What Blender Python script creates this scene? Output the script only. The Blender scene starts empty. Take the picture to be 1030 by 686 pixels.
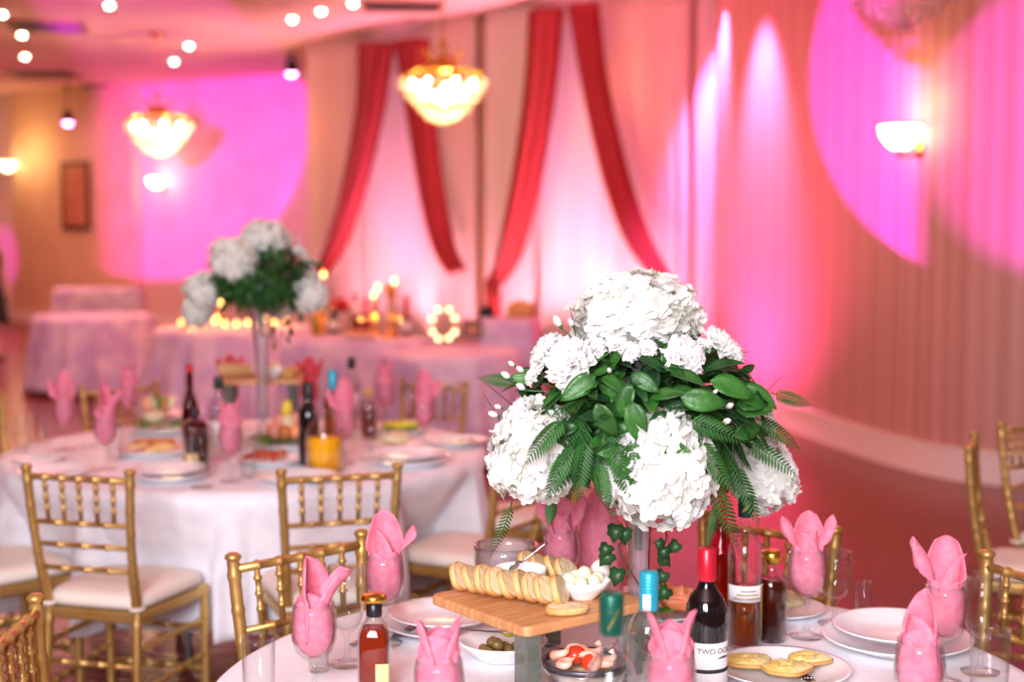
import bpy, math, random
from mathutils import Vector, Matrix, Euler, noise
PI = math.pi
R = random.Random(7)
SC = bpy.context.scene
COL = SC.collection

# ------------------------------------------------------------------ camera geometry
F = 1430.0; CH = 1.62; TH = math.atan(112.0 / F)
def ray(px, py):
    x = (px - 515.0) / F; y = (343.0 - py) / F
    c, s = math.cos(TH), math.sin(TH)
    return Vector((x, c + y * s, -s + y * c))
def at_z(px, py, z):
    d = ray(px, py); t = (z - CH) / d.z
    return Vector((d.x * t, d.y * t, z))
def at_y(px, py, Y):
    d = ray(px, py); t = Y / d.y
    return Vector((d.x * t, Y, CH + d.z * t))

# ------------------------------------------------------------------ mesh builder
class MB:
    def __init__(s): s.v = []; s.f = []
    def add(s, vs, fs, M=None):
        b = len(s.v)
        s.v += [(M @ Vector(p)) if M is not None else Vector(p) for p in vs]
        s.f += [tuple(b + i for i in q) for q in fs]
        return s
    def lathe(s, prof, n=24, M=None, wob=None):
        vs, fs, rows = [], [], []
        for (r, z) in prof:
            if r < 1e-6:
                rows.append([len(vs)]); vs.append((0, 0, z))
            else:
                rows.append(list(range(len(vs), len(vs) + n)))
                for k in range(n):
                    a = 2 * PI * k / n
                    q = r * (wob(a, z) if wob else 1)
                    vs.append((q * math.cos(a), q * math.sin(a), z))
        for A, B in zip(rows, rows[1:]):
            if len(A) == 1 and len(B) == 1: continue
            for k in range(n):
                k2 = (k + 1) % n
                if len(A) == 1: fs.append((A[0], B[k2], B[k]))
                elif len(B) == 1: fs.append((A[k], A[k2], B[0]))
                else: fs.append((A[k], A[k2], B[k2], B[k]))
        return s.add(vs, fs, M)
    def tube(s, pts, rad, n=8, M=None, caps=True):
        pts = [Vector(p) for p in pts]; m = len(pts)
        rs = rad if isinstance(rad, (list, tuple)) else [rad] * m
        vs, fs = [], []; up = None
        for i, p in enumerate(pts):
            t = (pts[min(i + 1, m - 1)] - pts[max(i - 1, 0)])
            if t.length < 1e-9: t = Vector((0, 0, 1))
            t.normalize()
            if up is None:
                up = t.orthogonal().normalized()
            else:
                up = up - t * up.dot(t)
                up = up.normalized() if up.length > 1e-6 else t.orthogonal().normalized()
            w = t.cross(up)
            for k in range(n):
                a = 2 * PI * k / n
                vs.append(p + (up * math.cos(a) + w * math.sin(a)) * rs[i])
        for i in range(m - 1):
            for k in range(n):
                k2 = (k + 1) % n
                fs.append((i * n + k, i * n + k2, (i + 1) * n + k2, (i + 1) * n + k))
        if caps:
            fs.append(tuple(reversed(range(n)))); fs.append(tuple(range((m - 1) * n, m * n)))
        return s.add(vs, fs, M)
    def box(s, x0, y0, z0, x1, y1, z1, M=None):
        vs = [(x0, y0, z0), (x1, y0, z0), (x1, y1, z0), (x0, y1, z0), (x0, y0, z1), (x1, y0, z1), (x1, y1, z1), (x0, y1, z1)]
        return s.add(vs, [(3, 2, 1, 0), (4, 5, 6, 7), (0, 1, 5, 4), (1, 2, 6, 5), (2, 3, 7, 6), (3, 0, 4, 7)], M)
    def surf(s, fn, nu, nv, closed=False, M=None):
        """fn(u, v) with u, v in 0..1"""
        vs, fs = [], []
        cu = nu if closed else nu + 1
        for j in range(nv + 1):
            for i in range(cu):
                vs.append(fn(i / nu, j / nv))
        for j in range(nv):
            for i in range(nu):
                i2 = (i + 1) % cu
                fs.append((j * cu + i, j * cu + i2, (j + 1) * cu + i2, (j + 1) * cu + i))
        return s.add(vs, fs, M)
    def ball(s, c, r, n=12, m=8, sc=(1, 1, 1), jit=0, seed=0, M=None):
        rr = random.Random(seed)
        prof = [(math.sin(PI * j / m), -math.cos(PI * j / m)) for j in range(m + 1)]
        prof[0] = (0, -1); prof[-1] = (0, 1)
        t = MB(); t.lathe(prof, n)
        off = Vector((rr.random() * 50, rr.random() * 50, rr.random() * 50))
        vs = []
        for p in t.v:
            k = 1 + (jit * noise.noise(p * 1.7 + off) if jit else 0)
            vs.append((c[0] + p.x * r * sc[0] * k, c[1] + p.y * r * sc[1] * k, c[2] + p.z * r * sc[2] * k))
        return s.add(vs, t.f, M)
    def prism(s, outline, z0, z1, M=None):
        n = len(outline)
        vs = [(x, y, z0) for x, y in outline] + [(x, y, z1) for x, y in outline]
        fs = [tuple(reversed(range(n))), tuple(range(n, 2 * n))]
        fs += [(k, (k + 1) % n, n + (k + 1) % n, n + k) for k in range(n)]
        return s.add(vs, fs, M)
    def build(s, name, m, parent=None, smooth=True, solid=None, bevel=None, sub=0, loc=None, rz=None, off=0):
        me = bpy.data.meshes.new(name)
        me.from_pydata([tuple(p) for p in s.v], [], s.f)
        me.polygons.foreach_set('use_smooth', [smooth] * len(me.polygons))
        me.materials.append(m); me.update()
        o = bpy.data.objects.new(name, me); COL.objects.link(o)
        if parent is not None: o.parent = parent
        if solid:
            d = o.modifiers.new('solid', 'SOLIDIFY'); d.thickness = solid; d.offset = off
        if bevel:
            d = o.modifiers.new('bevel', 'BEVEL'); d.width = bevel; d.segments = 2; d.limit_method = 'ANGLE'
        if sub:
            d = o.modifiers.new('sub', 'SUBSURF'); d.levels = sub; d.render_levels = sub
        if loc is not None: o.location = loc
        if rz is not None: o.rotation_euler = (0, 0, rz)
        return o

def tag(o, label, cat, group=None):
    o['label'] = label; o['category'] = cat
    if group: o['group'] = group
    return o
def thing(name, label, cat, loc=(0, 0, 0), rz=0, group=None):
    o = bpy.data.objects.new(name, None); COL.objects.link(o)
    o.empty_display_size = .1
    o.location = loc; o.rotation_euler = (0, 0, rz)
    return tag(o, label, cat, group)
def struct(o): o['kind'] = 'structure'; return o
def copy_tree(o, parent=None):
    c = o.copy(); COL.objects.link(c)
    if parent is not None: c.parent = parent
    for ch in list(o.children): copy_tree(ch, c)
    return c
def dup(o, loc, rz, label, scale=None, group=None):
    c = copy_tree(o); c.location = loc; c.rotation_euler = (0, 0, rz); c['label'] = label
    if scale: c.scale = scale if isinstance(scale, (tuple, list)) else (scale,) * 3
    if group: c['group'] = group
    return c
class Proto:
    """the first placing moves the thing itself, later ones copy it"""
    def __init__(s, o): s.o = o; s.used = False
    def put(s, loc, rz, label, scale=None, group=None):
        if not s.used:
            s.used = True; o = s.o; o.location = loc; o.rotation_euler = (0, 0, rz); o['label'] = label
            if scale: o.scale = scale if isinstance(scale, (tuple, list)) else (scale,) * 3
            if group: o['group'] = group
            return o
        return dup(s.o, loc, rz, label, scale, group)

# ------------------------------------------------------------------ materials
def srgb(h):
    h = h.lstrip('#')
    c = [int(h[i:i + 2], 16) / 255 for i in (0, 2, 4)]
    return tuple((x / 12.92 if x <= .04045 else ((x + .055) / 1.055) ** 2.4) for x in c) + (1,)
def newmat(name):
    m = bpy.data.materials.new(name); m.use_nodes = True
    nt = m.node_tree; b = nt.nodes['Principled BSDF']
    return m, nt, b
def mat(name, col, rough=.5, metal=0, col2=None, scale=20, bump=0, bscale=None, sheen=0, spec=None, sss=0, coat=0, stretch=None, trans=0):
    m, nt, b = newmat(name); N, L = nt.nodes, nt.links
    b.inputs['Base Color'].default_value = srgb(col)
    b.inputs['Roughness'].default_value = rough; b.inputs['Metallic'].default_value = metal
    if sheen: b.inputs['Sheen Weight'].default_value = sheen
    if spec is not None: b.inputs['Specular IOR Level'].default_value = spec
    if coat: b.inputs['Coat Weight'].default_value = coat; b.inputs['Coat Roughness'].default_value = .1
    if sss:
        b.inputs['Subsurface Weight'].default_value = sss; b.inputs['Subsurface Radius'].default_value = (1, .8, .7)
        b.inputs['Subsurface Scale'].default_value = .01
    if col2 or bump:
        tc = N.new('ShaderNodeTexCoord'); mp = N.new('ShaderNodeMapping'); L.new(tc.outputs['Object'], mp.inputs[0])
        if stretch: mp.inputs['Scale'].default_value = stretch
    if col2:
        nz = N.new('ShaderNodeTexNoise'); nz.inputs['Scale'].default_value = scale; nz.inputs['Detail'].default_value = 4
        L.new(mp.outputs[0], nz.inputs['Vector'])
        cr = N.new('ShaderNodeValToRGB'); cr.color_ramp.elements[0].position = .38; cr.color_ramp.elements[1].position = .62
        cr.color_ramp.elements[0].color = srgb(col); cr.color_ramp.elements[1].color = srgb(col2)
        L.new(nz.outputs['Fac'], cr.inputs[0]); L.new(cr.outputs[0], b.inputs['Base Color'])
    if bump:
        n2 = N.new('ShaderNodeTexNoise'); n2.inputs['Scale'].default_value = bscale or scale; n2.inputs['Detail'].default_value = 3
        L.new(mp.outputs[0], n2.inputs['Vector'])
        bp = N.new('ShaderNodeBump'); bp.inputs['Strength'].default_value = bump; bp.inputs['Distance'].default_value = .01
        L.new(n2.outputs['Fac'], bp.inputs['Height']); L.new(bp.outputs[0], b.inputs['Normal'])
    if trans:   # sheer or petal-like: part of the light passes through diffusely
        tr = N.new('ShaderNodeBsdfTranslucent'); mx = N.new('ShaderNodeMixShader'); mx.inputs[0].default_value = trans
        if col2: L.new(cr.outputs[0], tr.inputs['Color'])
        else: tr.inputs['Color'].default_value = srgb(col)
        L.new(b.outputs[0], mx.inputs[1]); L.new(tr.outputs[0], mx.inputs[2])
        L.new(mx.outputs[0], N['Material Output'].inputs['Surface'])
    return m
def glass(name, col='#ffffff', refl=1.0, rough=.02, body=0, bodycol='#ffffff', ior=1.5, through=False):
    """clear thin glass: tinted see-through with fresnel reflection, optional part of dull body"""
    m = bpy.data.materials.new(name); m.use_nodes = True; nt = m.node_tree; N, L = nt.nodes, nt.links
    N.remove(N['Principled BSDF'])
    t = N.new('ShaderNodeBsdfTransparent'); t.inputs[0].default_value = srgb(col)
    g = N.new('ShaderNodeBsdfGlossy'); g.inputs['Roughness'].default_value = rough
    lay = N.new('ShaderNodeLayerWeight'); lay.inputs['Blend'].default_value = .5
    pw = N.new('ShaderNodeMath'); pw.operation = 'POWER'; pw.inputs[1].default_value = 2.6; L.new(lay.outputs['Facing'], pw.inputs[0])
    lw = N.new('ShaderNodeMath'); lw.operation = 'MULTIPLY_ADD'; lw.inputs[1].default_value = .8; lw.inputs[2].default_value = .018; L.new(pw.outputs[0], lw.inputs[0])
    src = t
    if body:
        d = N.new('ShaderNodeBsdfTranslucent' if through else 'ShaderNodeBsdfDiffuse'); d.inputs[0].default_value = srgb(bodycol)
        m2 = N.new('ShaderNodeMixShader'); m2.inputs[0].default_value = body
        L.new(t.outputs[0], m2.inputs[1]); L.new(d.outputs[0], m2.inputs[2]); src = m2
    mx = N.new('ShaderNodeMixShader')
    if refl != 1:
        ml = N.new('ShaderNodeMath'); ml.operation = 'MULTIPLY'; ml.inputs[1].default_value = refl; ml.use_clamp = True
        L.new(lw.outputs[0], ml.inputs[0]); L.new(ml.outputs[0], mx.inputs[0])
    else: L.new(lw.outputs[0], mx.inputs[0])
    L.new(src.outputs[0], mx.inputs[1]); L.new(g.outputs[0], mx.inputs[2])
    L.new(mx.outputs[0], N['Material Output'].inputs['Surface'])
    return m
def emit(name, col, k):
    m = bpy.data.materials.new(name); m.use_nodes = True; nt = m.node_tree; N, L = nt.nodes, nt.links
    N.remove(N['Principled BSDF'])
    e = N.new('ShaderNodeEmission'); e.inputs[0].default_value = srgb(col); e.inputs[1].default_value = k
    L.new(e.outputs[0], N['Material Output'].inputs['Surface'])
    return m

M = {}
M['gold'] = mat('gold_paint', '#cba562', .38, .65, col2='#bc9450', scale=9)
M['brass'] = mat('brass', '#d9ac4a', .25, 1)
M['ivory'] = mat('ivory_cushion', '#efe6d8', .8, bump=.15, bscale=300)
M['cloth'] = mat('white_satin_cloth', '#f6f4f8', .55, col2='#ecebf2', scale=14, bump=.12, bscale=60, sheen=.2)
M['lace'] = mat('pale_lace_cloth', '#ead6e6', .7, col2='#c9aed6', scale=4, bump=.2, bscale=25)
M['pink'] = mat('pink_napkin', '#ee809a', .75, col2='#f292a8', scale=60, bump=.25, bscale=90, trans=.18)
M['rednap'] = mat('red_napkin', '#d8404e', .75, col2='#de5460', scale=60, bump=.25, bscale=90, trans=.15)
M['white'] = mat('white_china', '#f6f6f7', .22)
M['glass'] = glass('clear_glass', '#fcfefe', .9)
M['cut'] = glass('cut_crystal', '#f4f6f8', 2.6, rough=.08, body=.10, bodycol='#ffe6ea')  # pink-white body colour stands in for reflections in the crystal
M['bottle'] = glass('clear_bottle_glass', '#fdfffe', 1.2)
M['amber'] = glass('amber_spirit', '#d0823c', .5, body=.25, bodycol='#d07a24')
M['gold_liq'] = glass('pale_gold_spirit', '#d0954c', .5, body=.06, bodycol='#b98a44')
M['dark_liq'] = glass('dark_brown_spirit', '#4e180c', .5, body=.5, bodycol='#561608')
M['cognac'] = glass('red_amber_cognac', '#b8421c', .5, body=.4, bodycol='#ac3414')
M['rose_liq'] = glass('rose_liquid', '#d97a90', .5, body=.2, bodycol='#c84a68')
M['water'] = glass('clear_liquid', '#f0f3f2', .6)
M['juice'] = mat('orange_juice', '#ffb000', .3)
M['dark_glass'] = mat('dark_wine_glass', '#0d0a0c', .06, coat=.5)
M['capred'] = mat('red_foil', '#c81e34', .3, .3)
M['capgreen'] = mat('green_foil', '#0c5a48', .35, .3)
M['capblue'] = mat('turquoise_foil', '#27a9c4', .35, .3)
M['capdark'] = mat('dark_foil', '#16332c', .35, .3)
M['capblack'] = mat('black_cap', '#17151a', .35)
M['paper'] = mat('label_paper', '#eeecec', .6)
M['papercream'] = mat('cream_label_paper', '#d9bd84', .6)
M['ink'] = mat('ink', '#201f26', .6)
M['goldink'] = mat('gold_ink', '#b99a5a', .4, .6)
M['wood'] = mat('board_top_wood', '#d6a06a', .5, col2='#c08250', scale=7, stretch=(1, 9, 1))
M['steel'] = mat('steel', '#b9bcc2', .2, 1)
M['leg'] = mat('table_leg_grey', '#5a585c', .4, .8)
M['ply'] = mat('table_board', '#b59a78', .6)
M['leaf'] = mat('green_leaf', '#2a5c22', .42, col2='#3c7a2c', scale=18, trans=.15, bump=.2, bscale=70)
M['leafd'] = mat('dark_green_leaf', '#183f1c', .42, col2='#265626', scale=18, trans=.1, bump=.2, bscale=70)
M['fern'] = mat('fern_green', '#24561f', .5, col2='#34702a', scale=15, trans=.2)
M['stem'] = mat('stem_green', '#4a6a34', .6)
M['vine'] = mat('vine_brown', '#4a3424', .7)
M['petal'] = mat('white_petal', '#f6f5f1', .6, trans=.3)
M['floret'] = mat('white_floret', '#f7f7f4', .6, col2='#eef2e6', scale=25, trans=.3)
M['sheer'] = mat('sheer_white_drape', '#f0dcd8', .8, trans=.35)
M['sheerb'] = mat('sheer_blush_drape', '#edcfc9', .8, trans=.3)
M['seam_shade'] = mat('tan_seam_shade', '#d2a48c', .8, trans=.3)  # tan carries the shade of the gaps between drapes
M['red'] = mat('red_sheer_swag', '#a01c20', .6, sheen=.2, trans=.12)
M['black_cloth'] = mat('black_cloth', '#141218', .7)
M['skin'] = mat('skin', '#d9a58c', .5, sss=.1)
M['hair'] = mat('dark_hair', '#2a1a12', .5)
M['crust'] = mat('bread_crust', '#cf9248', .7, col2='#e6bc7c', scale=30, bump=.3, bscale=60)
M['crumb'] = mat('bread_crumb', '#f7e7c2', .8, col2='#ecd3a0', scale=45, bump=.4, bscale=90)
M['butter'] = mat('butter', '#f6efc8', .4)
M['egg'] = mat('egg', '#f2e9da', .35)
M['cheese'] = mat('cheese_topping', '#f2d26a', .5, col2='#f7e6a4', scale=40, bump=.5, bscale=50)
M['pastry'] = mat('pastry', '#d9a860', .6, col2='#c48c48', scale=30, bump=.3)
M['orange'] = mat('salmon_orange', '#f0854e', .4, col2='#f6ae86', scale=30)
M['tomato'] = mat('tomato_red', '#d03a20', .25)
M['shrimp'] = mat('shrimp_pink', '#f4c0a8', .4, col2='#ec9a80', scale=40)
M['lettuce'] = mat('lettuce', '#5d9c38', .5, col2='#7ab64a', scale=30, trans=.2)
M['olive'] = mat('olive', '#8a7040', .3, col2='#6e5a30', scale=25)
M['ham'] = mat('ham', '#ecb09a', .5, col2='#e0907c', scale=20)
M['sausage'] = mat('sausage', '#b8602c', .4, col2='#d08038', scale=20)
M['salad'] = mat('pale_salad', '#efe6c8', .6, col2='#d9c890', scale=60, bump=.5, bscale=60)
M['lemon'] = mat('lemon', '#e9d13c', .4)
M['bulb'] = emit('warm_bulb', '#ffe0a8', 70)
M['downlight'] = emit('downlight_glow', '#ffe9c8', 30)
M['flame'] = emit('candle_flame', '#ffb760', 16)
M['marquee'] = emit('marquee_bulb', '#ffe2a8', 5)
M['pinklamp'] = emit('pink_lamp', '#ff9af0', 20)
M['sconceglass'] = emit('lit_sconce_glass', '#ffe0b0', 9)
M['wax'] = mat('wax', '#f6d9b0', .5, sss=.3)
M['crystal'] = glass('chandelier_crystal', '#fff4e0', 2.2, rough=.15, body=.7, bodycol='#fff6e6', through=True)
M['boardleg'] = glass('smoky_glass_block', '#b4bcb0', 1.6, rough=.1, body=.35, bodycol='#8d958a')
M['vent'] = mat('vent_grille', '#8a5a4c', .6)
M['frame_wood'] = mat('frame_wood', '#5a2c1c', .45)
M['mirror_panel'] = mat('frame_panel', '#c98a68', .35, col2='#bb7a58', scale=4)
M['ceiling'] = mat('ceiling_paint', '#edc6be', .85, col2='#e8bcb2', scale=1.2)
M['beige'] = mat('beige_wall', '#e2c09a', .8, col2='#dcb88e', scale=3)
M['base'] = mat('baseboard_paint', '#f3e2da', .45)
# ================================================================== SETTING
CEIL = 4.0
m, nt, b = newmat('polished_wood_floor'); N, L = nt.nodes, nt.links
tc = N.new('ShaderNodeTexCoord'); mp = N.new('ShaderNodeMapping'); mp.inputs['Rotation'].default_value = (0, 0, .25)
L.new(tc.outputs['Object'], mp.inputs[0])
bk = N.new('ShaderNodeTexBrick'); bk.inputs['Scale'].default_value = 1.0; bk.inputs['Brick Width'].default_value = 1.1; bk.inputs['Row Height'].default_value = .11
bk.inputs['Mortar Size'].default_value = .003; bk.inputs['Color1'].default_value = srgb('#7e2a1a'); bk.inputs['Color2'].default_value = srgb('#933824'); bk.inputs['Mortar'].default_value = srgb('#3c120c')
L.new(mp.outputs[0], bk.inputs['Vector'])
nz = N.new('ShaderNodeTexNoise'); nz.inputs['Scale'].default_value = 3; L.new(mp.outputs[0], nz.inputs['Vector'])
mx = N.new('ShaderNodeMixRGB'); mx.blend_type = 'MULTIPLY'; mx.inputs[0].default_value = .35
L.new(bk.outputs['Color'], mx.inputs[1]); L.new(nz.outputs['Color'], mx.inputs[2]); L.new(mx.outputs[0], b.inputs['Base Color'])
b.inputs['Roughness'].default_value = .27; b.inputs['Specular IOR Level'].default_value = .38
M['floor'] = m

struct(MB().box(-13, -5, -.12, 8.5, 29, 0).build('floor', M['floor'], smooth=False))
struct(MB().box(-13, -5, CEIL, 8.5, 29, CEIL + .12).build('ceiling', M['ceiling'], smooth=False))

def offset_line(pts, d):
    """2-D polyline moved d to its left-hand side"""
    out = []
    for i, p in enumerate(pts):
        a = pts[max(i - 1, 0)]; c = pts[min(i + 1, len(pts) - 1)]
        t = Vector((c[0] - a[0], c[1] - a[1])).normalized()
        out.append((p[0] - t.y * d, p[1] + t.x * d))
    return out
def smooth_line(pts, k=8):
    out = []
    P = [Vector(p) for p in pts]; P = [P[0] * 2 - P[1]] + P + [P[-1] * 2 - P[-2]]
    for i in range(1, len(P) - 2):
        for j in range(k):
            t = j / k
            a, b_, c, d = P[i - 1], P[i], P[i + 1], P[i + 2]
            q = .5 * ((2 * b_) + (c - a) * t + (2 * a - 5 * b_ + 4 * c - d) * t * t + (3 * b_ - a - 3 * c + d) * t ** 3)
            out.append((q.x, q.y))
    out.append(tuple(P[-2])); return out
def wall_strip(pts, z0, z1, th, name, m, smooth=False, uv=False):
    """solid wall along a plan polyline; its room face on the line itself, thickness to the left-hand side"""
    q = offset_line(pts, th); n = len(pts)
    vs = []
    for (a, b_) in zip(pts, q):
        vs += [(a[0], a[1], z0), (a[0], a[1], z1), (b_[0], b_[1], z1), (b_[0], b_[1], z0)]
    fs = []
    for i in range(n - 1):
        for k in range(4):
            k2 = (k + 1) % 4
            fs.append((i * 4 + k, i * 4 + k2, (i + 1) * 4 + k2, (i + 1) * 4 + k))
    fs += [(0, 1, 2, 3)[::-1], tuple((n - 1) * 4 + k for k in range(4))]
    mb = MB(); mb.add(vs, fs); o = mb.build(name, m, smooth=False)
    if uv:
        u = o.data.uv_layers.new(name='UVMap'); acc = [0]
        for a, c in zip(pts, pts[1:]): acc.append(acc[-1] + math.dist(a, c))
        for lp in o.data.loops:
            vi = lp.vertex_index; u.data[lp.index].uv = (acc[vi // 4], o.data.vertices[vi].co.z)
    return struct(o)

# ---- right wall: bulging, papered in vertical stripes
m, nt, b = newmat('striped_wallpaper'); N, L = nt.nodes, nt.links
tc = N.new('ShaderNodeTexCoord'); sp = N.new('ShaderNodeSeparateXYZ'); L.new(tc.outputs['UV'], sp.inputs[0])
ml = N.new('ShaderNodeMath'); ml.operation = 'MULTIPLY'; ml.inputs[1].default_value = 2 * PI / .135; L.new(sp.outputs[0], ml.inputs[0])
sn = N.new('ShaderNodeMath'); sn.operation = 'SINE'; L.new(ml.outputs[0], sn.inputs[0])
m2 = N.new('ShaderNodeMath'); m2.operation = 'MULTIPLY'; m2.inputs[1].default_value = 2 * PI / .31; L.new(sp.outputs[0], m2.inputs[0])
s2 = N.new('ShaderNodeMath'); s2.operation = 'SINE'; L.new(m2.outputs[0], s2.inputs[0])
ad = N.new('ShaderNodeMath'); ad.operation = 'MULTIPLY_ADD'; ad.inputs[1].default_value = .55; L.new(s2.outputs[0], ad.inputs[0]); L.new(sn.outputs[0], ad.inputs[2])
cr = N.new('ShaderNodeMapRange'); cr.inputs[1].default_value = -1.2; cr.inputs[2].default_value = 1.2; L.new(ad.outputs[0], cr.inputs[0])
mx = N.new('ShaderNodeMixRGB'); mx.inputs[1].default_value = srgb('#b98a78'); mx.inputs[2].default_value = srgb('#cc9a92')
L.new(cr.outputs[0], mx.inputs[0]); L.new(mx.outputs[0], b.inputs['Base Color']); b.inputs['Roughness'].default_value = .55
M['stripe'] = m
RW = smooth_line([(1.82, 14.2), (1.95, 13.0), (2.23, 11.6), (2.44, 10.5), (2.61, 9.75), (2.8, 9.25), (3.05, 8.97), (3.5, 8.8), (4.5, 8.72), (7.5, 8.7)])
wall_strip(RW, 0, CEIL, .2, 'wall_right', M['stripe'], uv=True)
RB = offset_line(RW, -.025)
wall_strip(RB, 0, .19, .02, 'baseboard_right', M['base'])
RB2 = offset_line(RW, -.035)
wall_strip(RB2, .19, .215, .03, 'trim_1', M['base'])

# ---- far-left walls
M['pale_wall'] = mat('pale_wall', '#e6c6c0', .7, col2='#e2beb6', scale=2)
wall_strip([(-6.19, 23.55), (-2.4, 21.3)], 0, CEIL, .2, 'wall_back', M['pale_wall'])
wall_strip([(-8.75, 25.05), (-6.19, 23.3)], 0, CEIL, .5, 'wall_back_pier', M['beige'])
wall_strip([(-12.5, 26.6), (-8.6, 25.3)], 0, CEIL, .2, 'wall_back_recess', M['pale_wall'])
wall_strip([(-12.5, -4.5), (-12.5, 26.6)], 0, CEIL, .2, 'wall_left', M['pale_wall'])
wall_strip([(-8.77, 25.03), (-6.2, 23.27)], 0, .2, .02, 'baseboard_pier', M['base'])
wall_strip([(-12.4, 26.55), (-8.6, 25.27)], 0, .2, .02, 'baseboard_recess', M['base'])
wall_strip([(-6.16, 23.5), (-2.42, 21.27)], 0, .2, .02, 'baseboard_back', M['base'])

# ---- wall behind the drapes
D0 = Vector((-2.66, 18.5, 0)); D1 = Vector((1.75, 13.75, 0))
DT = (D1 - D0).normalized(); DN = Vector((DT.y, -DT.x, 0))            # DN points into the room
if DN.y > 0: DN = -DN
def dr(px, py, off=0.0):
    """point of the plane OFF in front of the drape wall that is seen at a pixel"""
    d = ray(px, py); P0 = D0 + DN * off; C = Vector((0, 0, CH))
    t = (P0 - C).dot(DN) / d.dot(DN)
    return C + d * t
b0 = D0 - DN * .32; b1 = D1 - DN * .32
wall_strip([(b0.x, b0.y), (b1.x, b1.y)], 0, CEIL, .15, 'wall_drape', M['pale_wall'])

# ------------------------------------------------------------------ drapes
def sheer(px0, px1, off, name_label, mt, pleats, amp, seed, z1=CEIL - .02):
    a = dr(px0, 231, off); c = dr(px1, 231, off); rr = random.Random(seed); ph = rr.random() * 6
    def fn(u, v):
        z = z1 * (1 - v)
        w = u + .006 * math.sin(9 * v + ph)
        p = a.lerp(c, u)
        k = amp * (math.sin(2 * PI * pleats * w + ph) + .5 * math.sin(2 * PI * pleats * 2.3 * w + 1.7 * ph))
        k *= .75 + .35 * v
        return (p.x + DN.x * k, p.y + DN.y * k, max(.01, z))
    o = MB().surf(fn, int(pleats * 12), 14).build('drape_panel', mt, solid=.004)
    return tag(o, name_label, 'curtain', 'sheer drapes')
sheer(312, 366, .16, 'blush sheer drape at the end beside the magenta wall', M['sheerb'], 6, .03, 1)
sheer(358, 436, .06, 'white sheer drape between the two red swags near the golden chandelier', M['sheer'], 9, .03, 2)
sheer(428, 481, .16, 'blush sheer drape hanging behind the golden chandelier', M['sheerb'], 6, .03, 3)
sheer(478, 494, .05, 'narrow tan strip coloured as shade in the seam between the two red swag pairs', M['seam_shade'], 3, .02, 8)  # added strip, the seam's shade is in its colour
sheer(491, 540, .2, 'pale drape beside the narrow shaded seam, outside the second red swag pair', M['sheer'], 6, .03, 4)
sheer(532, 612, .06, 'white sheer drape between the red swags behind the big bouquet', M['sheer'], 9, .03, 5)
sheer(602, 690, .16, 'wide blush sheer drape outside the last red swag', M['sheerb'], 9, .03, 6)
sheer(686, 704, .05, 'narrow tan strip coloured as shade in the seam beside the corner drape', M['seam_shade'], 3, .02, 9)
sheer(701, 731, .12, 'narrow white drape in the corner by the striped wall', M['sheer'], 5, .03, 7)

def swag(le, re_, off, label, pleats=4, amp=.055, seed=0):
    """le, re_: the two edges from top to tie-back as polylines"""
    rr = random.Random(seed); ph = rr.random() * 6
    def along(pts, v):
        x = v * (len(pts) - 1); i = min(int(x), len(pts) - 2); return Vector(pts[i]).lerp(Vector(pts[i + 1]), x - i)
    le = smooth_line(le, 6); re_ = smooth_line(re_, 6)
    def fn(u, v):
        a = along(le, v); c = along(re_, v)
        e = a.lerp(c, u); p = dr(e.x, e.y, off)
        k = amp * math.sin(2 * PI * pleats * u + ph) + .02 * math.sin(2 * PI * 9 * u) * (1 - .4 * v) + .1 * math.sin(PI * u)
        return p + DN * k
    o = MB().surf(fn, 48, 30).build('red_swag', M['red'], solid=.006)
    return tag(o, label, 'curtain', 'red tied-back swags')
swag([(364, 44), (362, 110), (345, 200), (328, 255), (319, 272)], [(398, 42), (388, 110), (366, 200), (345, 255), (324, 281)], .34, 'red swag swept toward the magenta wall, nearest the white candle table', seed=1)
swag([(398, 42), (410, 110), (424, 190), (440, 250), (456, 276)], [(429, 38), (434, 110), (444, 190), (454, 245), (466, 272)], .34, 'red swag passing behind the golden chandelier', seed=2)
swag([(536, 12), (531, 90), (517, 190), (503, 260), (494, 284)], [(570, 7), (562, 90), (545, 190), (527, 255), (505, 288)], .34, 'red swag with a hanging tail above the lace covered cake table', seed=3)
swag([(576, 7), (590, 90), (609, 175), (632, 240), (660, 280)], [(604, 1), (613, 80), (632, 165), (655, 235), (677, 279)], .34, 'red swag sweeping down behind the top of the big bouquet', seed=4)
# tail of the third swag
o = MB().surf(lambda u, v: dr(491 + 14 * u + 2 * math.sin(6 * v), 282 + 170 * v, .50) + DN * (.03 * math.sin(13 * u) + .04), 16, 8).build('red_tail', M['red'], solid=.006)
tag(o, 'loose red tail hanging from the tied swag behind the cake table', 'curtain')

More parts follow.
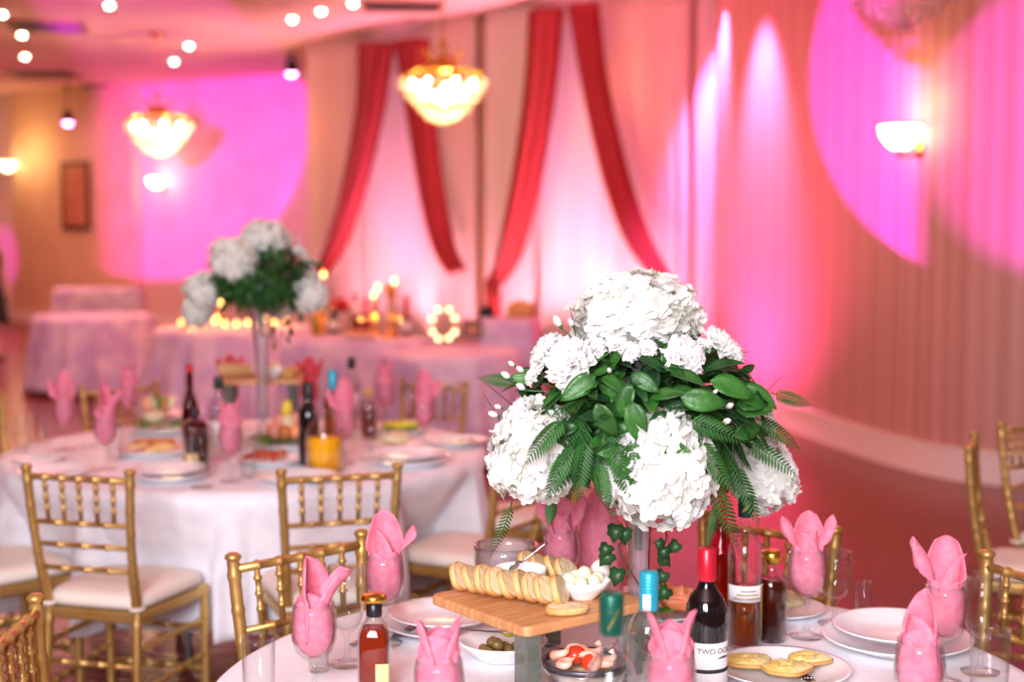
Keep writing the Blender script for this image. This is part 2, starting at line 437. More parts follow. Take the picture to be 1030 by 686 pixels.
# ------------------------------------------------------------------ ceiling lights, vents
def ceiling_light():
    t = thing('ceiling_light', 'small round recessed ceiling light', 'ceiling light', group='recessed ceiling lights')
    MB().lathe([(0.0, .0), (.05, 0), (.062, -.004), (.066, -.014), (.05, -.02), (.046, -.01), (.0, -.01)], 20).build('trim_ring', M['white'], t)
    MB().ball((0, 0, -.028), .036, 14, 8, sc=(1, 1, .7)).build('lamp', M['downlight'], t)
    return t
cl = Proto(ceiling_light())
for (x, y) in [(2, 12), (22, 33), (25, 55), (110, 3), (190, 44), (175, 60), (294, 17), (323, 9), (40, 105), (96, 92), (355, 1)]:
    p = at_z(x, y, CEIL); cl.put((p.x, p.y, CEIL), 0, 'small round glowing ceiling light recessed in the pink ceiling')
def vent(x, y, w, d, rz, label):
    p = at_z(x, y, CEIL)
    t = thing('ceiling_vent', label, 'ceiling vent', (p.x, p.y, CEIL), rz)
    mb = MB()
    for (a, b_, c, e) in ((-w, -d, w, -d + .05), (-w, d - .05, w, d), (-w, -d, -w + .05, d), (w - .05, -d, w, d)): mb.box(a, b_, -.03, c, e, 0)
    mb.build('vent_frame', M['vent'], t, smooth=False)
    mb = MB()
    for k in range(8):
        yy = -d + .06 + (2 * d - .12) * k / 7
        mb.box(-w + .05, yy - .012, -.022, w - .05, yy + .012, -.004)
    mb.build('vent_slats', M['leg'], t, smooth=False)
vent(48, 26, .42, .42, .2, 'dark ceiling vent between the ceiling lights near the picture frame corner')
vent(44, 74, .5, .4, .0, 'long ceiling vent farther back above the wall lamp')
vent(112, 87, .4, .4, .0, 'dark ceiling vent over the beige pier beside the magenta wall')
vent(405, 5, .42, .3, .1, 'ceiling vent above the first red swags')

# ------------------------------------------------------------------ chandeliers
def chandelier(label, loc, lit=True, scale=1):
    t = thing('chandelier', label, 'chandelier', loc, 0, 'crystal chandeliers')      # origin at its lowest point
    g = M['brass']
    mb = MB()                                                                             # crown and stem
    mb.lathe([(0, .62), (.05, .62), (.09, .60), (.12, .56), (.17, .53), (.2, .50), (.2, .485), (.16, .50), (.1, .53), (.03, .55), (0, .55)], 24)
    for k in range(10):
        a = 2 * PI * k / 10; c, s = math.cos(a), math.sin(a)
        mb.tube([(c * .16, s * .16, .52), (c * .26, s * .26, .50), (c * .34, s * .34, .46), (c * .4, s * .4, .42)], .011, 6)
        mb.tube([(c * .1, s * .1, .56), (c * .15, s * .15, .64), (c * .2, s * .2, .68), (c * .22, s * .22, .65)], [.01, .009, .008, .003], 6)
    for (r, z) in ((.405, .42), (.33, .30), (.23, .18)):
        mb.tube([(r * math.cos(2 * PI * k / 32), r * math.sin(2 * PI * k / 32), z) for k in range(33)], .012, 6)
    mb.build('crown', g, t)
    MB().tube([(0, 0, .6), (0, 0, .75)], .018, 8).lathe([(0, .78), (.03, .77), (.045, .74), (.03, .71), (0, .70)], 12).build('stem', g, t)
    top = CEIL - loc[2]
    mb = MB()                                                                             # chain of links to the ceiling
    zc = .77; k = 0
    while zc < top - .05:
        rot = Matrix.Translation((0, 0, zc)) @ Matrix.Rotation(PI / 2 * (k % 2), 4, 'Z')
        mb.tube([(0.012 * math.cos(q), 0, .03 + .034 * math.sin(q)) for q in [2 * PI * i / 10 for i in range(11)]], .004, 5, M=rot)
        zc += .058; k += 1
    mb.build('chain', g, t)
    MB().lathe([(0, top), (.09, top), (.085, top - .02), (.04, top - .05), (.012, top - .06), (0, top - .06)], 20).build('canopy', g, t)
    # crystal strands in falling rings
    mb = MB(); rr = random.Random(3)
    rings = [(.40, .42, 40, .10), (.36, .36, 36, .09), (.32, .30, 32, .09), (.27, .25, 28, .08), (.22, .19, 22, .08), (.16, .13, 16, .07), (.11, .10, 12, .06), (.07, .08, 8, .06), (.035, .065, 6, .05), (.01, .055, 3, .05)]
    for (r, z, n, ln) in rings:
        for k in range(n):
            a = 2 * PI * (k + rr.random() * .3) / n
            x, y = r * math.cos(a), r * math.sin(a)
            for q in range(2):
                zz = z - q * ln * .5
                w = .012 if q == 0 else .016
                mb.add([(x, y, zz), (x + w, y, zz - .02), (x, y + w, zz - .02), (x - w, y, zz - .02), (x, y - w, zz - .02), (x, y, zz - .055)],
                       [(0, 1, 2), (0, 2, 3), (0, 3, 4), (0, 4, 1), (5, 2, 1), (5, 3, 2), (5, 4, 3), (5, 1, 4)])
    o = mb.build('crystal_strands', M['crystal'], t, smooth=False)
    for k in range(14):
        a = 2 * PI * (k + .5) / 14
        bm_ = MB().lathe([(0, .04), (.016, .03), (.02, .01), (.016, -.02), (.008, -.035), (0, -.035)], 10, Matrix.Translation(((.29 if k % 2 else .2) * math.cos(a), (.29 if k % 2 else .2) * math.sin(a), .36 if k % 2 else .27)))
        bm_.build('bulb', M['bulb'] if lit else M['glass'], t)
    bm_ = MB().lathe([(0, .05), (.03, .04), (.04, .0), (.03, -.03), (0, -.04)], 12, Matrix.Translation((0, 0, .22)))
    bm_.build('bulb', M['bulb'] if lit else M['glass'], t)
    if scale != 1: t.scale = (scale,) * 3
    return t
p = at_y(160, 158, 17.5); CHA = chandelier('lit crystal chandelier hanging before the magenta wall far back', (p.x, p.y, p.z))
p = at_y(446, 125, 13.4); CHB = chandelier('bright golden crystal chandelier hanging in front of the red swags', (p.x, p.y, p.z))
p = at_y(908, 27, 6.5); CHC = chandelier('unlit crystal chandelier above the striped wall, only its lowest drops in view', (p.x, p.y, p.z), lit=False)

# ------------------------------------------------------------------ wall lamps
def wall_lamp(loc, rz, label):
    t = thing('wall_sconce', label, 'wall lamp', loc, rz, 'bowl wall sconces')      # origin at wall face, +Y into the wall
    MB().lathe([(0, 0), (.05, .0), (.055, .01), (.03, .03), (0, .03)], 16, Matrix.Translation((0, -.0, -.1)) @ Matrix.Rotation(PI / 2, 4, 'X')).build('backplate', M['brass'], t)
    prof = [(.0, -.10), (.05, -.095), (.10, -.06), (.135, -.01), (.15, .05), (.152, .06), (.143, .06), (.128, -.005), (.095, -.052), (.045, -.085), (0, -.09)]
    half = MB().lathe(prof, 28, Matrix.Translation((0, -.16, 0)) @ Matrix.Diagonal((1, .9, 1, 1)))
    half.build('bowl_shade', M['sconceglass'], t)
    MB().lathe([(.154, .055), (.162, .06), (.162, .07), (.150, .072), (.148, .06), (.154, .055)], 28, Matrix.Translation((0, -.16, 0)) @ Matrix.Diagonal((1, .9, 1, 1))).build('rim', M['frame_wood'], t)
    MB().lathe([(0, -.15), (.012, -.145), (.02, -.13), (.012, -.115), (.03, -.10), (.035, -.09), (0, -.09)], 14, Matrix.Translation((0, -.16, 0))).tube([(0, -.16, -.12), (0, -.08, -.14), (0, 0, -.1)], .009, 8).build('finial', M['frame_wood'], t)
    return t
# on the striped wall
def rw_at(px):
    best = min(range(len(RW) - 1), key=lambda i: abs(515 + F * RW[i][0] / RW[i][1] - px))
    a, c = Vector(RW[best]), Vector(RW[best + 1]); tt = (c - a).normalized()
    return a, Vector((-tt.y, tt.x))     # point, outward (into the wall)
a, o_ = rw_at(925)
SCN = (a.x, a.y, CH + (231 - 137) / F * a.y)
wall_lamp(SCN, math.atan2(-o_.x, o_.y), 'bowl wall lamp glowing on the striped wall')
p = at_y(164, 183, 23.2); LAMPB = p
wall_lamp((p.x, 23.55 - (p.x + 6.19) * .594 - .03, p.z), -.53, 'bowl wall lamp on the far wall under the farthest chandelier')
p = at_y(21, 166, 24.7); LAMPC = p
wall_lamp((-8.66, 24.96, p.z), -.6, 'bowl wall lamp on the beige pier beside the framed panel')

# ------------------------------------------------------------------ framed panel, spotlights, on the beige pier
pa = Vector((-8.75, 25.05)); pb = Vector((-6.19, 23.3)); pt_ = (pb - pa).normalized()
q = at_y(79, 197, 24.15); fz = q.z
k = (q.x - pa.x) / pt_.x
fr = thing('picture_frame', 'tall brown framed panel hanging on the beige pier', 'framed picture', (pa.x + pt_.x * k + .02 * pt_.y, pa.y + pt_.y * k - .03, fz), math.atan2(pt_.y, pt_.x))
mb = MB(); w, h = .36, .57
for (x0, z0, x1, z1) in ((-w, -h, w, -h + .07), (-w, h - .07, w, h), (-w, -h, -w + .07, h), (w - .07, -h, w, h)): mb.box(x0, -.03, z0, x1, .015, z1)
mb.build('moulding', M['frame_wood'], fr, smooth=False, bevel=.008)
MB().box(-w + .06, -.012, -h + .06, w - .06, .01, h - .06).build('panel', M['mirror_panel'], fr, smooth=False)

def spot_fixture(loc, aim, label):
    t = thing('spotlight', label, 'spotlight', loc)
    MB().lathe([(0, CEIL - loc[2]), (.05, CEIL - loc[2]), (.05, CEIL - loc[2] - .02), (.012, CEIL - loc[2] - .03), (.012, 0), (0, 0)], 12).build('stem', M['capblack'], t)
    d = Vector(aim).normalized(); rot = Vector((0, 0, -1)).rotation_difference(d).to_matrix().to_4x4()
    MB().lathe([(0, .10), (.06, .09), (.075, .05), (.085, -.10), (.078, -.10), (.068, -.02), (0, -.02)], 18, rot).build('housing', M['capblack'], t)
    MB().lathe([(0, -.15), (.04, -.14), (.072, -.11), (.074, -.09), (.05, -.06), (0, -.055)], 18, rot).build('lamp', M['pinklamp'], t)
    return t
p = at_y(68, 117, 23.5); SPA = Vector((p.x, p.y, p.z)); spot_fixture(SPA, (0, .06, -1), 'pink ceiling spotlight aimed at the framed panel')
p = at_y(293, 66, 19.5); SPB = Vector((p.x, p.y, p.z)); spot_fixture(SPB, (0, .1, -1), 'dark ceiling spotlight beside the end of the drapes')
# ================================================================== CHAIRS
def bamboo(p0, p1, r, rings, n=8, bump=1.32):
    """straight rod with turned rings at the given fractions"""
    p0, p1 = Vector(p0), Vector(p1); L_ = (p1 - p0).length; e = .0028 / L_
    ks = [(0, r)]
    for t in rings: ks += [(t - 2 * e, r * .96), (t - e, r * bump), (t + e, r * bump), (t + 2 * e, r * .96)]
    ks += [(1, r)]
    return MB().tube([p0.lerp(p1, t) for t, _ in ks], [q for _, q in ks], n)
def make_chair():
    t = thing('chiavari_chair', 'gold chair', 'chair', group='gold banquet chairs')
    g = M['gold']
    for sx in (-1, 1):
        lo, mid, hi = Vector((sx * .172, -.235, 0)), Vector((sx * .160, -.195, .44)), Vector((sx * .186, -.262, .91))
        pts, rs = [], []
        marks = [.12, .30, .40, .545, .64, .715, .80, .88]
        for i in range(93):
            z = .915 * i / 92
            if z < .44: k = z / .44; p = lo.lerp(mid, k)
            else: k = (z - .44) / .47; p = mid.lerp(hi, k) + Vector((0, -.012 * math.sin(PI * k), 0))
            r = .0145 + (.002 if .3 < z < .6 else 0)
            d = min(abs(z - q) for q in marks)
            if d < .0055: r *= 1.16
            pts.append(p); rs.append(r)
        pts += [hi + Vector((0, 0, .008)), hi + Vector((0, 0, .012)), hi + Vector((0, 0, .02)), hi + Vector((0, 0, .026))]; rs += [.0145, .019, .019, .012]
        MB().tube(pts, rs, 10).build('leg', g, t)                        # rear leg and back post in one
        MB().tube([Vector((sx * .188, .190, .43)).lerp(Vector((sx * .186, .2, 0)), k / 24) for k in range(25)],
                  [.0165 if k in (4, 5, 12, 13, 19) else .0145 for k in range(25)], 10).build('leg', g, t)
    # seat frame
    mb = MB()
    O = [(-.175, -.21), (.175, -.21), (.203, .205), (-.203, .205)]; I = [(-.145, -.18), (.145, -.18), (.17, .17), (-.17, .17)]
    vs = [(x, y, z) for z in (.405, .44) for (x, y) in O + I]
    fs = []
    for k in range(4):
        k2 = (k + 1) % 4
        fs += [(k, k2, 8 + k2, 8 + k), (4 + k2, 4 + k, 12 + k, 12 + k2), (8 + k, 8 + k2, 12 + k2, 12 + k), (k2, k, 4 + k, 4 + k2)]
    mb.add(vs, fs).build('seat_frame', g, t, smooth=False, bevel=.008)
    # cushion
    def cf(u, v):
        a = 2 * PI * u; c, s = math.cos(a), math.sin(a)
        ex = .32
        x = math.copysign(abs(c) ** ex, c); y = math.copysign(abs(s) ** ex, s)
        prof = [(0.0, .0), (.9, .0), (.985, .008), (1.0, .024), (.985, .040), (.93, .051), (.75, .058), (.4, .061), (0.001, .062)]
        q = v * 8; i = min(int(q), 7); k = q - i
        r = prof[i][0] * (1 - k) + prof[i + 1][0] * k; z = prof[i][1] * (1 - k) + prof[i + 1][1] * k
        w = .192 + .014 * (y * r)
        return (x * r * w, y * r * .205 - .002, .441 + z)
    cu = MB().surf(cf, 48, 8, closed=True).build('cushion', M['ivory'], t)
    for sx in (-1, 1):
        MB().tube([(sx * .160 + .021 * math.cos(q), -.196 + .021 * math.sin(q), .452) for q in [2 * PI * k / 14 for k in range(15)]], .007, 6).build('tie', M['ivory'], cu)
    # back: top rail, spindles, cross rails
    yb = lambda z: -.195 - .067 * (z - .44) / .47 - .012 * math.sin(PI * (z - .44) / .47)
    xb = lambda z: .160 + .026 * (z - .44) / .47
    bamboo((-xb(.895), yb(.895), .895), (xb(.895), yb(.895), .895), .0118, [.17, .335, .5, .665, .83], bump=1.22).build('top_rail', g, t)
    for z in (.742, .665, .582):
        bamboo((-xb(z), yb(z), z), (xb(z), yb(z), z), .0095, [.25, .5, .75]).build('back_rail', g, t)
    for k in range(5):
        f = (k - 2) / 3.0
        bamboo((f * xb(.742), yb(.742), .742), (f * xb(.895), yb(.895), .895), .0078, [.3, .55, .8], n=7, bump=1.4).build('spindle', g, t)
    for sx in (-1, 1):
        for (z0, z1) in ((.33, .33), (.20, .22)):
            y0 = -.235 + .04 * z0 / .44
            bamboo((sx * .167, y0, z0), (sx * .187, .195, z1), .009, [.15, .3, .45, .6, .75, .9]).build('stretcher', g, t)
    for (y, z, w) in ((.195, .30, .187), (.197, .17, .186), (-.213, .28, .165), (-.222, .16, .168)):
        bamboo((-w, y, z), (w, y, z), .009, [.2, .4, .6, .8]).build('stretcher', g, t)
    for o in t.children_recursive:
        for v in o.data.vertices:
            z = v.co.z; v.co.z = z * 1.05 if z < .44 else .462 + (z - .44) * .907
            v.co.x *= .95; v.co.y *= .96
    return t
chairs = Proto(make_chair()); SEATS = []
def chair(bx, by, fx, fy, label, group=None):
    """bx, by: middle of the top of the back; fx, fy: the way it faces"""
    d = Vector((fx, fy)).normalized()
    SEATS.append((Vector((bx + d.x * .252, by + d.y * .252)), d))
    return chairs.put((bx + d.x * .252, by + d.y * .252, 0), math.atan2(-d.x, d.y), label, group=group)

# ---- around the near table
chair(-.485, 3.20, .68, -.72, 'gold chair behind the pink napkins, its back turned at an angle before the white cloth', 'chairs around the near table')
chair(.63, 3.46, -.55, -.80, 'gold chair behind the bottles and pink napkin, red floor beyond it', 'chairs around the near table')
chair(1.135, 2.95, -.87, -.45, 'gold chair at the far side of the rabbit-eared pink napkin, its post beside the glasses', 'chairs around the near table')
chair(-.925, 2.55, 1, .03, 'gold chair cut off by the lower corner, only part of its back in view', 'chairs around the near table')
# ---- around the middle table
MT = Vector((-1.03, 5.5))
def mid_chair(phi, rho, label, turn=0):
    a = math.radians(phi); c = MT + Vector((math.cos(a), math.sin(a))) * rho
    f = (MT - c).normalized(); f.rotate(Matrix.Rotation(math.radians(turn), 2))
    chair(c.x, c.y, f.x, f.y, label, 'chairs around the middle table')
mid_chair(-102, 1.31, 'gold chair with white cushion seen from behind in front of the draped middle table', -4)
mid_chair(-68, 1.37, 'gold chair whose back stands before the orange juice jug', -4)
mid_chair(-132, 1.30, 'gold chair with only its white seat showing beside the chair in front of the cloth')
mid_chair(159, 1.34, 'gold chair at the edge of the picture beyond the stacked plates, one post showing')
mid_chair(127, 1.30, 'gold chair beyond the two pink napkins on the far side of the middle table')
mid_chair(61, 1.36, 'gold chair beyond the pink napkins, in front of the lace covered round table')
mid_chair(-32, 1.26, 'gold chair with white seat in front of the wide glass bowl, turned sideways')
mid_chair(4, 1.30, 'gold chair under the white hydrangea, beyond the sideways gold chair')
# ---- at a further table to the right
chair(1.565, 4.80, .95, -.36, 'gold chair seen edge-on against the pale baseboard')
chair(1.945, 5.32, .62, -.78, 'gold chair with pink lit spindles against the striped wall')
# ================================================================== TABLES AND CLOTHS
def round_table(x, y, r, label):
    t = thing('banquet_table', label, 'table', (x, y, 0), .3)
    MB().lathe([(0, .735), (r - .01, .735), (r, .742), (r, .753), (r - .01, .758), (0, .758)], 64).build('table_top', M['ply'], t, smooth=False)
    for k in range(4):
        a = PI / 4 + PI / 2 * k; c, s = math.cos(a) * r * .4, math.sin(a) * r * .4
        MB().tube([(c, s, .735), (c, s, .02), (c * 1.02, s * 1.02, 0)], .016, 10).build('leg', M['leg'], t)
    return t
def cloth(x, y, r, z, drop, folds, amp, label, m, seed=0, flare=.12):
    rr = random.Random(seed); ph = rr.random() * 6; ph2 = rr.random() * 6
    ns = 288
    push = [(p, d_) for p, d_ in SEATS if (p - Vector((x, y))).length < r + .5]
    def limit(a, rad):
        # the cloth is pressed inwards where a chair seat stands under the table
        q = Vector((math.cos(a), math.sin(a))); lo = rad
        for p, d_ in push:
            n_ = Vector((-d_.y, d_.x))
            r0_ = lo
            for k in range(60):
                t_ = r0_ - .008 * k
                o_ = Vector((x, y)) + q * t_ - p
                if abs(o_.dot(n_)) < .232 and -.3 < o_.dot(d_) < .235: continue
                lo = t_; break
        return lo
    rows = [0, .3, .6, .85, .97, 1.0]
    vs, fs = [], []
    for q in rows:
        for k in range(ns):
            a = 2 * PI * k / ns; vs.append((q * r * math.cos(a), q * r * math.sin(a), z - (.004 if q == 1 else 0)))
    nd = 14
    for j in range(1, nd + 1):
        v = j / nd
        for k in range(ns):
            a = 2 * PI * k / ns
            w = math.sin(folds * a + ph + .8 * math.sin(3 * a + ph2)) + .45 * math.sin(folds * 1.7 * a // 1 * 0 + (folds * 2 - 3) * a + ph2)
            g = v ** .7
            rad = r + .008 + flare * drop * v + amp * g * w
            if push:
                zz = z - drop * v; k_ = min(1, max(0, (.728 - zz) / .19))
                if k_ > 0: rad = min(rad, rad + k_ * (limit(a, rad) - rad))
            vs.append((rad * math.cos(a), rad * math.sin(a), z - .004 - drop * v + .012 * v * math.sin(3 * a + ph)))
    n = len(rows) + nd
    for j in range(n - 1):
        for k in range(ns):
            fs.append((j * ns + k, j * ns + (k + 1) % ns, (j + 1) * ns + (k + 1) % ns, (j + 1) * ns + k))
    o = MB().add(vs, fs).build('tablecloth', m, solid=.003, loc=(x, y, 0))
    return tag(o, label, 'tablecloth')
NT = Vector((.22, 2.60)); NR = .78
round_table(NT.x, NT.y, NR, 'round banquet table under the near white cloth')
cloth(NT.x, NT.y, NR + .004, .764, .212, 22, .012, 'white cloth over the near table with bottles and pink napkins', M['cloth'], 1)
round_table(MT.x, MT.y, .915, 'round banquet table under the white cloth behind the gold chairs')
cloth(MT.x, MT.y, .92, .764, .49, 19, .03, 'white cloth draped over the middle table, hem above the dark floor', M['cloth'], 2)
TZ = .767
# far tables
FT = at_z(94, 317, .764)
round_table(FT.x, FT.y, .58, 'round table under the pale pink cloth by the beige pier')
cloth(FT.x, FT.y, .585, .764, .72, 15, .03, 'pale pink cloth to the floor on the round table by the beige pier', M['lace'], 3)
S1 = at_z(236, 330, .764)
round_table(S1.x, S1.y, .68, 'round table under the lace cloth with tea lights')
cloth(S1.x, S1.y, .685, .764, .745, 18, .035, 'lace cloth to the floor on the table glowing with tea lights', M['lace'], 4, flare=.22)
# long sweets table
S2a = at_z(300, 343, .764); S2b = at_z(418, 346, .764)
lt = thing('buffet_table', 'long table under the lace cloth with the drinks bottles', 'table', ((S2a.x + S2b.x) / 2, (S2a.y + S2b.y) / 2 + .36, 0), math.atan2(S2b.y - S2a.y, S2b.x - S2a.x))
MB().box(-.46, -.28, .735, .46, .28, .758).build('table_top', M['ply'], lt, smooth=False)
for sx in (-1, 1):
    for sy in (-1, 1): MB().tube([(sx * .4, sy * .22, .735), (sx * .4, sy * .22, 0)], .016, 8).build('leg', M['leg'], lt)
def rect_cloth(x, y, rz, w, d, z, drop, label, m, seed):
    rr = random.Random(seed); ph = rr.random() * 6
    ns = 160
    def rim(k, e):
        a = 2 * PI * k / ns; c, s = math.cos(a), math.sin(a); ex = .18
        return (math.copysign(abs(c) ** ex, c) * (w + e), math.copysign(abs(s) ** ex, s) * (d + e))
    vs, fs = [], []
    for q in (0.001, .5, .98, 1):
        for k in range(ns): X, Y = rim(k, 0); vs.append((X * q, Y * q, z - (.004 if q == 1 else 0)))
    for j in range(1, 11):
        v = j / 10
        for k in range(ns):
            e = .01 + .04 * v + .022 * v * math.sin(k * 2 * PI * 26 / ns + ph)
            X, Y = rim(k, e); vs.append((X, Y, z - .004 - drop * v))
    for j in range(13):
        for k in range(ns): fs.append((j * ns + k, j * ns + (k + 1) % ns, (j + 1) * ns + (k + 1) % ns, (j + 1) * ns + k))
    o = MB().add(vs, fs).build('tablecloth', m, solid=.003, loc=(x, y, 0), rz=rz)
    return tag(o, label, 'tablecloth')
rect_cloth(lt.location.x, lt.location.y, lt.rotation_euler.z, .535, .345, .764, .74, 'lace cloth on the long table with the drinks bottles', M['lace'], 5)
S3 = at_z(452, 353, .764)
round_table(S3.x, S3.y, .48, 'round table under the purple lit lace cloth nearest the bouquet')
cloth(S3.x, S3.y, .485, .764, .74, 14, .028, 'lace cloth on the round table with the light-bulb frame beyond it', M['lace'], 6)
S4 = at_z(511, 321, .90)
ck = thing('cake_table', 'small square table under the grey lace cloth behind the big bouquet', 'table', (S4.x, S4.y, 0), -.2)
MB().box(-.185, -.185, .87, .185, .185, .894).build('table_top', M['ply'], ck, smooth=False)
for sx in (-1, 1):
    for sy in (-1, 1): MB().tube([(sx * .15, sy * .15, .87), (sx * .15, sy * .15, 0)], .014, 8).build('leg', M['leg'], ck)
rect_cloth(S4.x, S4.y, -.2, .225, .225, .90, .86, 'grey lace cloth on the small square table behind the big bouquet', M['lace'], 7)

# draped table farther back behind the pink round table
S5 = at_z(93, 290.5, .764)
fb = thing('side_table', 'distant long table under a pleated pale cloth behind the round table by the pier', 'table', (S5.x, S5.y + .3, 0), .1)
MB().box(-.5, -.24, .735, .5, .24, .758).build('table_top', M['ply'], fb, smooth=False)
for sx in (-1, 1):
    for sy in (-1, 1): MB().tube([(sx * .42, sy * .18, .735), (sx * .42, sy * .18, 0)], .016, 8).build('leg', M['leg'], fb)
rect_cloth(S5.x, S5.y + .3, .1, .6, .3, .764, .74, 'distant pleated cloth on the long table behind the pink round table', M['lace'], 8)
# ================================================================== GLASSWARE
def gl(name, prof, label, cat, m=None, n=28, group=None):
    o = MB().lathe(prof, n).build(name, m or M['glass']); return tag(o, label, cat, group)
def shell(outer, th):
    """closed double wall from an outer profile that ends at its rim"""
    inner = [(max(r - th, 0), z + (th if r < th * 2 else 0)) for r, z in reversed(outer)]
    return outer + inner
GOB = [(0, 0), (.034, 0), (.036, .003), (.02, .007), (.007, .014), (.0045, .03), (.0045, .065), (.007, .078), (.02, .086), (.033, .1), (.04, .122), (.0415, .145), (.039, .172), (.036, .188),
       (.0348, .188), (.0378, .172), (.0402, .145), (.0387, .123), (.0315, .102), (.018, .089), (0, .083)]
goblet = Proto(gl('wine_goblet', GOB, '-', 'glass', group='wine goblets'))
WINE = [(0, 0), (.032, 0), (.034, .003), (.018, .006), (.006, .012), (.0042, .03), (.0045, .05), (.012, .06), (.024, .072), (.030, .095), (.032, .13), (.031, .175),
        (.0298, .175), (.0308, .13), (.0288, .096), (.0228, .0735), (.01, .0635), (0, .0615)]
wineglass = Proto(gl('wine_glass', WINE, '-', 'glass', group='empty wine glasses'))
HIGH = [(0, 0), (.026, 0), (.027, .002), (.0295, .13), (.0297, .14), (.0283, .14), (.0281, .13), (.0255, .012), (0, .010)]
tumbler = Proto(gl('tumbler', HIGH, '-', 'glass', group='water tumblers'))
# ================================================================== NAPKINS
def petal(mb, az, lean, L_, W, cup, z0=.04, r0=.010, curl=0, seed=0, tip=.12, out=1):
    rr = random.Random(seed); ph = rr.random() * 6
    ca, sa = math.cos(az), math.sin(az); O = Vector((ca, sa, 0)); T = Vector((-sa, ca, 0)); Z = Vector((0, 0, 1))
    NV = 16; axis = [O * r0 + Z * z0]; dirs = []
    for j in range(NV):
        v = j / NV; an = lean * (v ** .9) + curl * max(0, v - .6) ** 1.2
        d = Z * math.cos(an) + O * math.sin(an); dirs.append(d); axis.append(axis[-1] + d * (L_ / NV))
    dirs.append(dirs[-1])
    def fn(u, v):
        j = min(int(round(v * NV)), NV); p = axis[j]; d = dirs[j]
        nrm = (O - d * O.dot(d)).normalized()
        w = W * (tip + (1 - tip) * max(0, math.sin(PI * min(1, .22 + .78 * v ** 1.1))) ** .62) if v < .999 else W * tip * .3
        f = (u * 2 - 1) * cup
        lat = w * math.sin(f) / max(math.sin(min(cup, PI / 2)), .3); dep = w * (1 - math.cos(f)) * out
        wr = .0015 * math.sin(9 * v + 5 * u + ph)
        return p + T * lat + nrm * (dep + wr)
    mb.surf(fn, 12, NV)
GIN = [(.083, .0), (.089, .018), (.102, .0315), (.123, .0387), (.145, .0402), (.172, .0378), (.188, .0348)]
def room(z):
    if z <= GIN[0][0]: return .004
    for (z0, r0), (z1, r1) in zip(GIN, GIN[1:]):
        if z <= z1: return r0 + (r1 - r0) * (z - z0) / (z1 - z0)
    return .0346 + max(0, z - .196) * 1.35
def napkin(petals, label, seed=0, h=.10, fat=1.0, body=.0365, sc=1.0, zs=1.0):
    mb = MB(); rr = random.Random(seed); ph = rr.random() * 6
    def fn(u, v):
        a = 2 * PI * u
        r = (.009 + (body - .009) * math.sin(min(1, v * 2.2) * PI / 2)) * fat
        r *= 1 - .12 * max(0, v - .6) / .4
        k = 1 + .10 * math.cos(3 * a + ph + 2 * v) + .05 * math.cos(8 * a + ph * 2) * v + .03 * math.sin(14 * a + 9 * v)
        return (r * k * math.cos(a), r * k * math.sin(a), h * v + .006 * math.sin(5 * a + ph) * v)
    mb.surf(fn, 40, 14, closed=True)
    for i, p in enumerate(petals): petal(mb, seed=seed * 10 + i, **p)
    for p in mb.v:
        r = math.hypot(p.x, p.y); q = max(.003, room(.090 + p.z * zs) / sc - .0028)
        if r > q: p.x *= q / r; p.y *= q / r
    o = mb.build('napkin', M['pink'], solid=.0022)
    return tag(o, label, 'napkin', 'pink folded napkins')
d = math.radians
EARS = [dict(az=d(90), lean=d(-3), L_=.125, W=.036, cup=1.0, z0=.05, r0=.006, out=-1, tip=.2),
        dict(az=d(180), lean=d(46), L_=.082, W=.019, cup=1.7, z0=.092, r0=.020, curl=.5, tip=.4),
        dict(az=d(0), lean=d(44), L_=.084, W=.019, cup=1.7, z0=.092, r0=.020, curl=.5, tip=.4),
        dict(az=d(222), lean=d(3), L_=.105, W=.031, cup=1.2, z0=.03, r0=.018, out=-1, tip=.25),
        dict(az=d(318), lean=d(3), L_=.105, W=.031, cup=1.2, z0=.03, r0=.018, out=-1, tip=.25),
        dict(az=d(90), lean=d(2), L_=.09, W=.034, cup=1.2, z0=.03, r0=.016, out=-1, tip=.3)]
RABBIT = [dict(az=d(70), lean=d(6), L_=.125, W=.036, cup=1.3, z0=.055, r0=.006, out=-1, tip=.3),
          dict(az=d(175), lean=d(34), L_=.14, W=.022, cup=1.7, z0=.05, r0=.014, curl=.6, tip=.4),
          dict(az=d(-30), lean=d(16), L_=.12, W=.034, cup=1.3, z0=.035, r0=.018, out=-1, tip=.06),
          dict(az=d(265), lean=d(8), L_=.085, W=.040, cup=1.1, z0=.02, r0=.02, out=-1, tip=.3)]
POINTY = [dict(az=d(150), lean=d(4), L_=.15, W=.046, cup=1.1, z0=.03, r0=.010, out=-1, tip=.16),
          dict(az=d(5), lean=d(48), L_=.13, W=.026, cup=1.5, z0=.035, r0=.016, out=-1, tip=.6),
          dict(az=d(240), lean=d(4), L_=.105, W=.038, cup=1.1, z0=.015, r0=.018, out=-1, tip=.2),
          dict(az=d(300), lean=d(6), L_=.08, W=.034, cup=1.1, z0=.015, r0=.018, out=-1, tip=.3)]
TALL = [dict(az=d(100), lean=d(2), L_=.15, W=.040, cup=1.1, z0=.035, r0=.008, out=-1, tip=.2),
        dict(az=d(215), lean=d(6), L_=.125, W=.034, cup=1.1, z0=.025, r0=.014, out=-1, tip=.12),
        dict(az=d(5), lean=d(34), L_=.135, W=.022, cup=1.6, z0=.03, r0=.016, curl=1.0, tip=.5),
        dict(az=d(290), lean=d(6), L_=.09, W=.034, cup=1.1, z0=.02, r0=.016, out=-1, tip=.2)]
